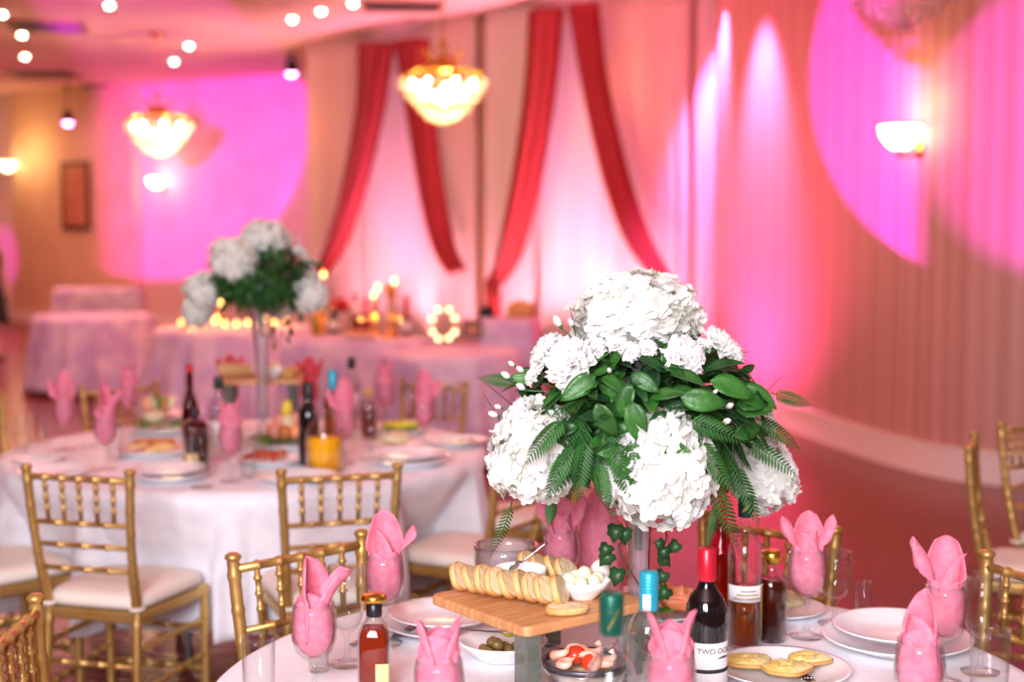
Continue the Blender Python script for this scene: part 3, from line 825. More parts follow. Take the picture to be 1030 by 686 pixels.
CROWN = [dict(az=d(180), lean=d(12), L_=.12, W=.030, cup=1.1, z0=.04, r0=.022, out=-1, tip=.04),
         dict(az=d(0), lean=d(14), L_=.125, W=.030, cup=1.1, z0=.04, r0=.022, out=-1, tip=.04),
         dict(az=d(250), lean=d(2), L_=.10, W=.040, cup=1.1, z0=.04, r0=.018, out=-1, tip=.08),
         dict(az=d(290), lean=d(2), L_=.095, W=.036, cup=1.1, z0=.04, r0=.020, out=-1, tip=.1),
         dict(az=d(90), lean=d(2), L_=.105, W=.040, cup=1.1, z0=.04, r0=.012, out=-1, tip=.08)]
WRAP = [dict(az=d(190), lean=d(5), L_=.125, W=.042, cup=1.1, z0=.02, r0=.014, out=-1, tip=.3),
        dict(az=d(20), lean=d(-4), L_=.155, W=.038, cup=1.1, z0=.03, r0=.018, out=-1, tip=.06),
        dict(az=d(270), lean=d(2), L_=.11, W=.042, cup=1.1, z0=.015, r0=.018, out=-1, tip=.3)]
CONE = [dict(az=d(200), lean=d(1), L_=.165, W=.048, cup=1.3, z0=.0, r0=.006, out=-1, tip=.14),
        dict(az=d(20), lean=d(2), L_=.155, W=.046, cup=1.3, z0=.0, r0=.008, out=-1, tip=.14),
        dict(az=d(285), lean=d(0), L_=.16, W=.050, cup=1.2, z0=.0, r0=.012, out=-1, tip=.1)]
def setting(x, y, kind, rz, nlabel, glabel, seed, z=TZ, sc=1, fat=1, napsc=1.0, tall=1.0):
    goblet.put((x, y, z), rz, glabel, scale=sc)
    n = napkin(kind, nlabel, seed, fat=fat, sc=napsc, zs=napsc * tall); n.location = (x, y, z + .090 * sc); n.rotation_euler = (0, 0, rz); n.scale = (sc * napsc, sc * napsc, sc * napsc * tall)
    return n
# near table
setting(-.355, 2.50, POINTY, .1, 'pink napkin with one slanting end beside the amber flask', 'goblet holding the pink napkin with one slanting end', 1, napsc=1.0)
setting(-.262, 2.88, TALL, 0, 'tall pink napkin before the seat of the gold chair, curled end to one side', 'goblet holding the tall pink napkin behind the amber flask', 2, napsc=1.02)
setting(-.114, 2.17, CROWN, .1, 'pink napkin with pointed folds in front of the large white plate', 'goblet holding the pink napkin in front of the large white plate', 3)
setting(.25, 2.19, CROWN, 0, 'pink crown-folded napkin in front of the red-capped wine bottle', 'goblet holding the pink crown-folded napkin', 4, napsc=1.03)
setting(.11, 3.13, EARS, .3, 'deep pink napkin with curled ends behind the bowl with the spoon', 'goblet holding the napkin behind the bowl with the spoon', 5)
def tall_cone(u, v):
    a = 2 * PI * u
    r = .052 * (1 - .12 * v - .75 * v ** 5) * (1 + .05 * math.cos(2 * a + .6)) + .0015 * math.sin(7 * a + 4 * v)
    if abs(u - .72) < .02: r *= .93
    return (r * math.cos(a), r * math.sin(a) * .8, .25 * v * (1 + .05 * math.cos(a - 2.6) * v))
n = MB().surf(tall_cone, 64, 24, closed=True).build('napkin', M['pink'], solid=.0022, loc=(.205, 3.27, TZ + .002)); tag(n, 'smooth tall pink napkin cone standing beside the crystal vase', 'napkin', 'pink folded napkins')
setting(.618, 2.93, EARS, 0, 'pink napkin with three spread lobes before the red floor', 'goblet holding the pink napkin with three spread lobes', 7, napsc=1.02)
setting(.815, 2.63, RABBIT, 0, 'pink napkin folded with two rabbit ears', 'goblet holding the rabbit-eared napkin', 8, napsc=1.05)
setting(.665, 2.27, WRAP, .2, 'pink wrapped napkin in front of the rabbit-eared one', 'goblet holding the wrapped napkin in front of the rabbit-eared one', 9, napsc=.98)
# middle table
def on_t(px, py, z=TZ): p = at_z(px, py, z); return p.x, p.y
for i, (px, py, kd, rz, lb) in enumerate([
        (66, 452, TALL, 2.9, 'blurred pink napkin nearest the draped table\'s outer rim, beside the tumblers'),
        (107, 472, POINTY, .2, 'blurred pink napkin leaning over the silver cutlery, above the gold chair back'),
        (130, 432, CROWN, .4, 'blurred pink napkin behind the fruit garnish'),
        (232, 484, CROWN, .3, 'blurred pink napkin between the square dark bottle and the juice jug'),
        (347, 466, TALL, 3.1, 'blurred pink napkin beside the orange juice jug'),
        (388, 430, CROWN, .8, 'blurred pink napkin beyond the lemon plate'),
        (427, 452, TALL, .2, 'blurred tall pink napkin before the lace covered round table'),
        (312, 428, EARS, 0, 'blurred red-pink napkin above the black wine bottle'),
        (232, 424, EARS, .5, 'blurred red-pink napkin above the tiered board')]):
    x, y = on_t(px, py)
    n = setting(x, y, kd, rz, lb, 'goblet holding the ' + lb[8:], 20 + i, napsc=1.05, tall=1.16)
    if 'red-pink' in lb: n.data.materials[0] = M['rednap']
# other glasses
tumbler.put((-.446, 2.45, TZ), 0, 'empty tumbler beside the pink napkin, before the white cloth behind')
wineglass.put((-.325, 2.74, TZ), 0, 'empty tall glass between the two pink napkins by the amber flask', scale=1.13)
tumbler.put((-.375, 2.70, TZ), .4, 'small tumbler half hidden by the pink napkin with the slanting end', scale=.72)
wineglass.put((.70, 3.028, TZ), 0, 'empty wine glass next to the three-lobed pink napkin', scale=(1.08, 1.08, .92))
tumbler.put((.768, 3.055, TZ), .3, 'small tumbler behind the empty wine glass', scale=.62)
tumbler.put((.83, 2.42, TZ), 0, 'tall tumbler beside the rabbit-eared napkin', scale=(1.15, 1.15, 1.15))
tumbler.put((.695, 2.05, TZ), .5, 'short tumbler in front of the tall one, at the picture edge', scale=(1.0, 1.0, .9))
wineglass.put((.905, 2.69, TZ), .3, 'wine glass half hidden behind the rabbit-eared napkin', scale=1.1)
for px, py, kd, lb in [(22, 453, tumbler, 'blurred tumbler at the far rim of the middle table'), (43, 447, tumbler, 'blurred tumbler close to the pink napkin at the rim'),
                       (372, 462, wineglass, 'blurred wine glass beside the juice jug napkin'), (456, 430, wineglass, 'blurred wine glass past the tall pink napkin'),
                       (444, 427, tumbler, 'blurred tumbler behind the tall pink napkin'), (412, 424, wineglass, 'blurred wine glass between the two pink napkins by the lace table'),
                       (250, 480, tumbler, 'blurred tumbler between the napkin and the juice jug'), (116, 462, tumbler, 'blurred tumbler next to the leaning napkin'),
                       (203, 490, wineglass, 'blurred wine glass beside the square dark bottle')]:
    x, y = on_t(px, py); kd.put((x, y, TZ), .2, lb)
bowl_pr = [(0, 0), (.055, 0), (.063, .006), (.069, .05), (.071, .13), (.0725, .15), (.0695, .15), (.068, .13), (.066, .05), (.058, .012), (0, .010)]
o = gl('glass_bowl', bowl_pr, 'wide clear glass bowl behind the bread board', 'glass bowl', M['cut']); o.location = (-.014, 3.145, TZ)

# ================================================================== PLATES
PLT = [(0, 0), (.085, 0), (.09, .004), (.132, .019), (.136, .021), (.1355, .024), (.13, .022), (.092, .009), (.086, .006), (0, .006)]
plate = Proto(tag(MB().lathe(PLT, 48).build('plate', M['white']), '-', 'plate', 'white plates'))
DPL = [(0, 0), (.05, 0), (.055, .004), (.085, .03), (.09, .036), (.088, .039), (.082, .034), (.05, .010), (0, .008)]
dish = Proto(tag(MB().lathe(DPL, 40).build('dish', M['white']), '-', 'dish', 'small white dishes'))
plate.put((-.145, 2.98, TZ), 0, 'large white plate behind the pointed pink napkin', scale=.97)
plate.put((-.145, 2.98, TZ + .0215), 0, 'white plate stacked on the large plate by the bread board', scale=.88)
plate.put((.79, 2.86, TZ), 0, 'white charger plate under another plate before the red floor', scale=1.12)
plate.put((.79, 2.86, TZ + .0245), 0, 'white plate on the charger by the rabbit-eared napkin', scale=.96)
plate.put((.60, 3.115, TZ), 0, 'small white plate half hidden behind the dark brown bottle', scale=.72)
plate.put((.518, 2.665, TZ), 0, 'white plate under the cheese flatbread', scale=.95)
plate.put((.325, 3.10, TZ), 0, 'white plate under the salmon roses', scale=.8)
dish.put((-.018, 2.785, TZ), 0, 'white dish of olives under the bread board')
plate.put((.30, 2.66 + .26, TZ), 0, '-', scale=.6) if False else None
mids = [(171, 482, 1.0, 'white plate behind the gold chair, under the square dark bottle'), (55, 478, 1.0, 'white plate at the near rim seen through the gold chair back'),
        (300, 484, 1.0, 'white plate seen through the chair back under the juice jug'), (412, 467, 1.1, 'stacked white plate at the near rim past the juice jug'),
        (458, 447, .95, 'white plate at the outer rim beside the lace table'), (38, 465, .7, 'white plate with cutlery near the napkin at the rim'),
        (155, 457, 1.05, 'white platter of cheese and ham'), (162, 435, 1.05, 'white platter of salad leaves'), (289, 450, 1.0, 'white platter under the lettuce and rolls'),
        (272, 466, .95, 'white plate of sausages'), (403, 436, .9, 'white plate with lemons'), (398, 451, .8, 'white plate with pale salad'), (178, 419, .9, 'white plate at the far side by the tall pink bottle')]
PM = {}
for px, py, sc_, lb in mids:
    x, y = on_t(px, py); plate.put((x, y, TZ), 0, lb, scale=sc_); PM[lb] = (x, y, sc_)
for base, lb in (('white plate behind the gold chair, under the square dark bottle', 'upper plate of the stack under the square dark bottle'),
                 ('stacked white plate at the near rim past the juice jug', 'upper plate of the stack past the juice jug')):
    x, y, s_ = PM[base]; plate.put((x, y, TZ + .0225 * s_), 0, lb, scale=s_ * .92)
# cutlery
def cutlery(kind, loc, rz, label, tilt=0):
    mb = MB()
    if kind == 'knife':
        mb.surf(lambda u, v: ((u - .5) * (.012 + .008 * math.sin(PI * min(1, v * 1.8))), v * .21, .003 + .001 * math.sin(PI * u)), 4, 16)
    elif kind == 'fork':
        mb.surf(lambda u, v: ((u - .5) * (.008 + .016 * max(0, v - .7) / .3 * (1 if v < .85 else 1)), v * .14, .003 + .006 * max(0, v - .6)), 4, 14)
        for k in range(4): mb.tube([(-.0095 + .0063 * k, .14, .006), (-.0095 + .0063 * k, .17, .004), (-.009 + .006 * k, .19, .007)], [.0022, .002, .0012], 6)
    else:
        mb.surf(lambda u, v: ((u - .5) * (.010 + .004 * (1 - v)), v * .13, .003), 4, 10)
        mb.surf(lambda u, v: (.02 * math.cos(2 * PI * u) * v, .155 + .03 * math.sin(2 * PI * u) * v, .001 + .007 * v * v), 16, 6, closed=True)
    o = mb.build(kind, M['steel'], solid=.0022, loc=loc, rz=rz); o.rotation_euler = (tilt, 0, rz)
    return tag(o, label, 'cutlery')
cutlery('fork', (-.30, 2.82, TZ), -.5, 'steel fork beside the large white plate')
cutlery('knife', (-.33, 2.86, TZ), -.5, 'steel knife beside the large white plate and the tall pink napkin')
cutlery('fork', (.60, 2.50, TZ), .3, 'steel fork in front of the white charger plate')
cutlery('knife', (.55, 2.44, TZ), .5, 'steel knife lying before the flatbread plate')
for px, py, k_, rz, lb in [(40, 455, 'knife', 1.2, 'blurred knife laid across the plate near the napkin at the rim'), (62, 452, 'fork', 1.0, 'blurred fork laid across the plate near the napkin at the rim'),
                           (452, 446, 'fork', .9, 'blurred fork on the plate beside the lace table'), (470, 446, 'knife', 1.3, 'blurred knife on the plate beside the lace table')]:
    x, y = on_t(px, py, TZ + .03); cutlery(k_, (x - .06, y, TZ + .025), -rz, lb)

# ================================================================== BOTTLES
def bottle(name, label, loc, prof, glass_m, liq=None, level=.6, cap=None, capm=None, square=False, n=32, rz=0, liq_m=None, th=.003, cat='bottle'):
    """prof: outer profile from base to mouth"""
    t = thing(name, label, cat, loc, rz)
    wob = (lambda a, z: (1 / max(abs(math.cos(a)), abs(math.sin(a))) ** .72) * .9) if square else None
    zs = prof[-1][1]
    wb = (lambda a, z: wob(a, z) if z < square else 1) if square else None
    MB().lathe(shell(prof, th), n, wob=wb).build('body', glass_m, t)
    if liq_m:
        lv = level * zs; ins = []
        for (r0, z0), (r1, z1) in zip(prof, prof[1:]):
            if z0 > lv: break
            ins.append((max(r0 - th * 1.3, 0), max(z0, .006)))
            if z1 >= lv:
                k = (lv - z0) / max(z1 - z0, 1e-6); ins.append((max(r0 + (r1 - r0) * k - th * 1.3, 0), lv)); break
        ins.append((0, lv)); MB().lathe(ins, n, wob=wb).build('liquid', liq_m, t)
    if cap: MB().lathe(cap, 24).build('cap', capm, t)
    return t
def band(t, r, z0, z1, a0, a1, m, name='label', square=None, n=24):
    def fn(u, v):
        a = a0 + (a1 - a0) * u; k = r
        if square: k = r * (1 / max(abs(math.cos(a)), abs(math.sin(a))) ** .72) * .9
        return (k * math.cos(a), k * math.sin(a), z0 + (z1 - z0) * v)
    return MB().surf(fn, n, 2).build(name, m, t, solid=.0006)
def wrap_text(parent, txt, size, r, a_mid, z, m, slope=0):
    cu = bpy.data.curves.new('lettering', 'FONT'); cu.body = txt; cu.size = size; cu.align_x = 'CENTER'; cu.extrude = .0002
    tmp = bpy.data.objects.new('lettering_source', cu); COL.objects.link(tmp)
    dg = bpy.context.evaluated_depsgraph_get()
    me = bpy.data.meshes.new_from_object(tmp.evaluated_get(dg)); bpy.data.objects.remove(tmp)
    for v in me.vertices:
        x, y, zz = v.co; a = a_mid + x / r
        k = r + .0004 + zz
        v.co = (k * math.cos(a), k * math.sin(a), z + y + slope * x)
    me.materials.clear(); me.materials.append(m)
    o = bpy.data.objects.new('lettering', me); COL.objects.link(o); o.parent = parent
    return o
FR = -PI / 2     # the side towards the camera
WINEB = [(0, 0), (.034, 0), (.0375, .004), (.0375, .175), (.036, .19), (.029, .208), (.019, .222), (.0150, .232), (.0145, .285), (.0155, .288), (.0155, .295), (.0145, .297)]
def foil(r, z0, z1): return [(r, z0), (r + .0005, z0 + .002), (r + .0003, z1 - .003), (r - .002, z1), (0, z1)]
# red-capped wine
t = bottle('wine_bottle', 'dark red-wine bottle with red cap and white label', (.348, 2.50, TZ), WINEB, M['dark_glass'], cap=foil(.0162, .238, .299), capm=M['capred'])
t.scale = (1, 1, .962)
lb = band(t, .0381, .04, .128, FR - .7, FR + 1.6, M['paper'])
wrap_text(lb, 'TWO OCEANS', .0135, .0386, FR + .62, .109, M['ink'])
MB().surf(lambda u, v: (.0391 * math.cos(FR + .35 + .9 * u), .0391 * math.sin(FR + .35 + .9 * u), .099 + .004 * math.sin(PI * u) * v), 14, 2).build('swoosh', M['ink'], lb)
band(lb, .0388, .072, .079, FR - .69, FR + 1.58, M['ink'], 'stripe')
# whisky with dark cap
WHI = [(0, 0), (.033, 0), (.036, .004), (.036, .19), (.034, .207), (.026, .224), (.0165, .236), (.0135, .247), (.0135, .27), (.0145, .273), (.0145, .279)]
t = bottle('whisky_bottle', 'tall clear bottle half full of pale amber spirit with dark green cap', (.478, 2.87, TZ), WHI, M['bottle'], liq_m=M['gold_liq'], level=.44, cap=[(.0155, .268), (.016, .27), (.016, .306), (.014, .309), (0, .309)], capm=M['capdark'])
lb = band(t, .0364, .098, .132, FR - 1.3, FR + 1.3, M['paper'])
wrap_text(lb, 'RESERVE', .008, .0369, FR, .111, M['ink']) if False else None
for k in range(3): band(lb, .0368, .104 + .008 * k, .1065 + .008 * k, FR - .8 + .2 * k, FR + .8 - .15 * k, M['goldink'], 'print_line')
MB().surf(lambda u, v: (.0163 * math.cos(FR - .6 + 1.2 * u), .0163 * math.sin(FR - .6 + 1.2 * u), .278 + .02 * u + .006 * v), 8, 1).build('foil_mark', M['goldink'], t)
band(t, .0364, .02, .13, FR + .9, FR + 1.25, M['goldink'], 'side_label')
# dark brown bottle with gold stopper
DRK = [(0, 0), (.024, 0), (.026, .004), (.027, .115), (.0255, .128), (.016, .142), (.012, .15), (.0115, .168), (.0125, .171)]
t = bottle('brandy_bottle', 'small dark brown bottle with gold stopper beside the pale amber bottle', (.54, 2.91, TZ), DRK, M['bottle'], liq_m=M['dark_liq'], level=.74, cap=[(.0125, .162), (.016, .166), (.017, .178), (.0165, .186), (.012, .19), (0, .191)], capm=M['brass'])
t.scale = (1.28, 1.28, 1)
# tall clear bottle behind; the backdrop's pink is put into its glass colour
TALLB = [(0, 0), (.032, 0), (.034, .004), (.034, .13), (.031, .16), (.019, .2), (.0135, .225), (.0125, .30), (.014, .303), (.014, .312)]
t = bottle('liqueur_bottle', 'tall slim clear bottle with amber drink, backdrop pink in its glass, behind the red-capped wine', (.452, 3.03, TZ), TALLB, glass('backdrop_pink_glass', '#f2b4c4', 1.0), liq_m=M['amber'], level=.5, cap=[(.015, .29), (.0155, .292), (.0155, .32), (.013, .323), (0, .323)], capm=M['capred'])
# turquoise cap
t = bottle('white_wine_bottle', 'clear wine bottle with turquoise cap under the crystal vase', (.235, 2.40, TZ), WINEB, M['bottle'], liq_m=M['water'], level=.6, cap=foil(.0162, .225, .299), capm=M['capblue'])
for k in range(4): MB().lathe([(.0166, .284 - .006 * k), (.0173, .286 - .006 * k), (.0166, .288 - .006 * k)], 24).build('cap_ridge', M['capblue'], t)
band(t, .0168, .226, .258, FR - .75, FR + .1, M['paper'], 'seal')
t.scale = (1, 1, .90)
# green capped clear bottle nearest
GRB = [(0, 0), (.036, 0), (.039, .004), (.039, .205), (.037, .228), (.03, .25), (.019, .265), (.0145, .274), (.014, .296), (.0155, .299), (.0155, .305)]
t = bottle('vodka_bottle', 'clear bottle with tall dark green cap at the front of the near table', (.139, 1.95, TZ), GRB, M['bottle'], liq_m=M['water'], level=.65, cap=[(.0158, .294), (.0172, .296), (.0172, .349), (.0155, .353), (0, .3535)], capm=M['capgreen'])
MB().lathe([(.0174, .328), (.0177, .329), (.0174, .330)], 24).build('cap_groove', M['leafd'], t)
for k in range(7):
    a = FR - .35 + .13 * k
    MB().surf(lambda u, v: (.0177 * math.cos(a + .10 * u), .0177 * math.sin(a + .10 * u), .302 + .0042 * k + .0045 * v + .003 * u), 3, 1).build('gold_script', M['goldink'], t)
t.scale = (1, 1, .985)
# amber flask with gold stopper
FLK = [(0, 0), (.031, 0), (.0335, .004), (.034, .10), (.0325, .122), (.026, .138), (.0165, .148), (.0135, .154), (.013, .165), (.0145, .168)]
t = bottle('cognac_flask', 'squat flask of red-amber spirit with gold disc stopper', (-.25, 2.53, TZ), FLK, M['bottle'], liq_m=M['cognac'], level=.80, square=.14, cap=[(.0135, .155), (.0145, .157), (.0145, .178), (.012, .180), (0, .180)], capm=M['capblack'])
MB().lathe([(.012, .180), (.021, .182), (.0235, .187), (.0225, .193), (.018, .196), (0, .197)], 28).build('stopper', M['brass'], t)
band(t, .0344, .02, .075, FR + .15, FR + 1.0, M['papercream'], square=1)
# ---- bottles of the middle table
def mb_(px, py): x, y = on_t(px, py); return (x, y, TZ)
SQ = [(0, 0), (.040, 0), (.043, .004), (.043, .17), (.039, .185), (.02, .197), (.014, .2), (.014, .222), (.016, .224), (.016, .235)]
t = bottle('whiskey_bottle', 'blurred square dark red-brown bottle with cream label on the middle table', mb_(197, 474), SQ, M['bottle'], liq_m=M['dark_liq'], level=.8, square=.19, rz=.5, cap=[(.0165, .21), (.017, .212), (.017, .238), (0, .239)], capm=M['capblack'])
band(t, .0434, .03, .075, FR - .95, FR - .1, M['papercream'], square=1); band(t, .0434, .085, .14, FR - .95, FR - .1, M['ink'], 'upper_label', square=1)
t.scale = (1.12, 1.12, .95)
t = bottle('rose_bottle', 'blurred tall slim rose bottle on the middle table', mb_(192, 448), TALLB, glass('rose_glass', '#c84858', 1.0), liq_m=M['rose_liq'], level=.75, cap=[(.015, .29), (.0155, .292), (.0155, .32), (.013, .323), (0, .323)], capm=M['capred'])
t = bottle('clear_spirit_bottle', 'blurred clear bottle with black cap between the square bottle and a napkin', mb_(221, 463), WHI, M['bottle'], liq_m=M['water'], level=.6, cap=[(.0155, .268), (.018, .27), (.018, .309), (.016, .312), (0, .312)], capm=M['capdark'])
band(t, .0366, .05, .15, FR - 1, FR + 1, M['paper'])
t = bottle('red_wine_bottle', 'blurred black wine bottle under the red-pink napkin', mb_(311, 467), WINEB, M['dark_glass'], cap=foil(.0162, .238, .299), capm=M['capblack'])
t = bottle('wine_bottle', 'blurred clear bottle with turquoise cap behind the juice jug', mb_(335, 447), WINEB, M['bottle'], liq_m=M['gold_liq'], level=.7, cap=foil(.0172, .215, .299), capm=M['capblue'])
t = bottle('gin_bottle', 'blurred clear bottle with black cap beyond the juice jug', mb_(354, 432), WHI, M['bottle'], liq_m=M['water'], level=.7, cap=[(.0155, .262), (.0175, .265), (.0175, .31), (.016, .312), (0, .312)], capm=M['capblack'])
band(t, .0366, .09, .16, FR - 1, FR + 1, M['paper'])
t = bottle('cognac_flask', 'blurred amber flask with dark stopper on the middle table', mb_(371, 440), FLK, M['bottle'], liq_m=M['cognac'], level=.8, square=.14, cap=[(.0135, .155), (.0165, .157), (.0165, .185), (0, .187)], capm=M['wood']) ; t.scale = (1.05, 1.05, 1.1)
# orange juice jug
x, y, z = mb_(327, 474)
JUG = [(0, 0), (.062, 0), (.068, .006), (.069, .12), (.064, .15), (.048, .178), (.036, .192), (.034, .205), (.040, .215), (.042, .222)]
t = bottle('juice_jug', 'glass jug half full of orange juice on the middle table', (x, y, z), JUG, M['bottle'], liq_m=M['juice'], level=.55, cat='jug')
MB().tube([(.062, 0, .14), (.09, 0, .15), (.104, 0, .12), (.098, 0, .08), (.068, 0, .06)], [.007, .008, .008, .008, .007], 10).build('handle', M['bottle'], t)

# ================================================================== WOODEN BOARDS ON LEGS
def tier_board(label, loc, rz, w, d_, hgt, legs):
    """origin on the table under its middle"""
    t = thing('serving_board', label, 'serving board', loc, rz, 'raised wooden serving boards')
    r = .022; out = []
    for cx, cy, a0 in ((w - r, d_ - r, 0), (-w + r, d_ - r, 90), (-w + r, -d_ + r, 180), (w - r, -d_ + r, 270)):
        for k in range(6): a = math.radians(a0 + 18 * k); out.append((cx + r * math.cos(a), cy + r * math.sin(a)))
    MB().prism(out, hgt, hgt + .020).build('board', M['wood'], t, smooth=False, bevel=.005)
    for (lx, ly) in legs:
        MB().box(lx - .018, ly - .018, .0, lx + .018, ly + .018, hgt).build('leg', M['boardleg'], t, smooth=False, bevel=.003)
    return t
BH = .125; BZ = TZ + BH + .020
brz = math.atan2(.19, .245)
tier_board('raised wooden board with the bread row beside the crystal vase', (.0525, 2.70, TZ), brz, .155, .152, BH, [(-.125, -.122), (.125, -.122), (.125, .122)])
def bl(x, y): c, s = math.cos(brz), math.sin(brz); return (.0525 + c * x - s * y, 2.70 + s * x + c * y, BZ)
# bread
def bread_slice():
    t = thing('bread_slice', '-', 'bread', group='bread slices on the wooden board')
    def outline(k, n, e):
        a = 2 * PI * k / n; x = math.cos(a) * .040 * (1 - .12 * math.sin(a)); y = math.sin(a); y = y * .034 * (1 + .08 * math.cos(3 * a)) if y > 0 else y * .024
        return (x * (1 - e), y * (1 - e))
    n = 24
    MB().prism([outline(k, n, .05) for k in range(n)], -.0066, .0066).build('crumb', M['crumb'], t, smooth=False, bevel=.002)
    vs, fs = [], []
    for k in range(n):
        for (e, z) in ((.0, -.0058), (.0, .0058), (.09, .0064), (.09, -.0064)):
            x, y = outline(k, n, e); vs.append((x, y, z))
    for k in range(n):
        for q in range(4): fs.append((k * 4 + q, k * 4 + (q + 1) % 4, ((k + 1) % n) * 4 + (q + 1) % 4, ((k + 1) % n) * 4 + q))
    MB().add(vs, fs).build('crust', M['crust'], t)
    return t
ORD = ['farthest', 'second', 'third', 'fourth', 'fifth', 'sixth', 'seventh', 'eighth', 'ninth', 'tenth']
bs = Proto(bread_slice())
NS = 9
pA, pB = Vector((-.098, .118)), Vector((-.018, -.085))
a_ = bl(pA.x, pA.y); b_ = bl(pB.x, pB.y); rowd = Vector((b_[0] - a_[0], b_[1] - a_[1], 0)).normalized()
def pose_slice(label, p, along, lean, yaw):
    al = Vector((.93, -.36, 0)); al.rotate(Matrix.Rotation(yaw, 3, 'Z'))
    z_ = (al * math.cos(lean) + Vector((0, 0, math.sin(lean)))).normalized(); y_ = (Vector((0, 0, 1)) - z_ * z_.z).normalized(); x_ = y_.cross(z_)
    o = bs.put((p[0], p[1], p[2] + .026 * y_.z + .006), 0, label)
    o.rotation_euler = Matrix((x_, y_, z_)).transposed().to_euler(); return o
for k in range(NS):
    q = pA.lerp(pB, k / (NS - 1)); p = bl(q.x, q.y)
    pose_slice('bread slice, %s from the far end of the row on the wooden board' % ORD[k], p, rowd, math.radians(27 + 7 * math.sin(k * 2.1)), .16 * math.sin(k * 1.7))
p = bl(-.035, -.125); o = bs.put((p[0], p[1], p[2] + .009), 0, 'bread slice lying flat at the front corner of the wooden board'); o.rotation_euler = (.0, 0, .2)
hb = bl(.070, .116)
for i in range(4):
    pose_slice('bread slice, %s of the heap behind the butter bowl' % ['first', 'second', 'third', 'fourth'][i], (hb[0] + .0265 * i * .93, hb[1] - .0265 * i * .36 - .006 * i, hb[2]), rowd, math.radians(30 + 6 * (i % 2)), .1 * (i % 3))
# bowls on the board
BOWL = [(0, 0), (.026, 0), (.028, .004), (.05, .026), (.058, .042), (.0565, .044), (.048, .029), (.025, .008), (0, .007)]
WB = [(0, 0), (.03, 0), (.034, .004), (.049, .03), (.053, .046), (.051, .047), (.046, .031), (.03, .008), (0, .007)]
p = bl(.0, .060); o = MB().lathe(WB, 40).build('bowl', M['white'], loc=p); tag(o, 'deep white bowl holding the spoon on the wooden board', 'bowl', 'white bowls on the board')
o = MB().lathe([(0, .026), (.04, .026), (.044, .030), (.03, .033), (0, .034)], 30).build('cream_sauce', M['butter'], loc=p); tag(o, 'pale sauce inside the deep white bowl', 'sauce')
sp = cutlery('spoon', (p[0] + .055, p[1] + .012, p[2] + .092), 0, 'steel spoon standing in the deep white bowl'); sp.scale = (.62, .50, .62); sp.rotation_euler = Vector((0, 1, 0)).rotation_difference(Vector((-.068, -.012, -.050))).to_euler()
p = bl(.062, -.056); o = MB().lathe(BOWL, 40).build('bowl', M['white'], loc=(p[0], p[1], p[2]), ); tag(o, 'shallow white bowl of butter balls on the wooden board', 'bowl', 'white bowls on the board'); o.scale = (.95, .95, .9)
for i, (x, y, z, r) in enumerate([(-.026, .0, .036, .014), (.004, .012, .045, .0145), (.022, -.004, .034, .013), (-.004, -.018, .033, .013), (-.012, .022, .038, .013), (.03, .018, .036, .012)]):
    o = MB().ball((0, 0, 0), r, 14, 10, jit=.12, seed=i).build('butter_ball', M['butter'], loc=(p[0] + x, p[1] + y, p[2] + z)); tag(o, 'pale butter ball, %s of the heap in the shallow white bowl' % ['outermost', 'topmost', 'third', 'front', 'rear', 'last'][i], 'butter', 'butter balls')
p = bl(.135, -.025); o = MB().lathe(BOWL, 36).build('bowl', M['white'], loc=p); o.scale = (.62, .62, .7); tag(o, 'tiny white bowl holding the egg beside the crystal vase', 'bowl', 'white bowls on the board')
o = MB().ball((0, 0, 0), .021, 18, 12, sc=(1.0, 1.0, 1.2)).build('egg', M['egg'], loc=(p[0], p[1], p[2] + .034)); tag(o, 'boiled egg in the tiny white bowl on the wooden board', 'egg')
# olives
for i in range(9):
    a = i * 2.4; r = .010 * math.sqrt(i) * 1.35
    o = MB().ball((0, 0, 0), .0105, 12, 8, sc=(1, 1, 1.25)).build('olive', M['olive'], loc=(-.03 + r * math.cos(a), 2.765 + r * .8 * math.sin(a), TZ + .024 + (.012 if i < 3 else 0))); o.rotation_euler = (1.3, .2, a)
    tag(o, 'brown olive in the white dish under the bread board', 'olive', 'olives in the dish')
for i in range(3):
    o = MB().ball((0, 0, 0), .016, 14, 8, sc=(1.2, .9, .8), jit=.2, seed=i).build('lemon_wedge', M['lemon'], loc=(.015 + .022 * (i - 1), 2.838 + .006 * i, TZ + .040)); tag(o, 'pale yellow pickle piece, %s at the rear of the olive dish' % ['first', 'middle', 'last'][i], 'pickle', 'pickle pieces')
o = cutlery('fork', (-.125, 2.79, TZ + .055), -1.4, 'steel serving fork resting on the olive dish'); o.rotation_euler = (-.12, 0, -1.4)
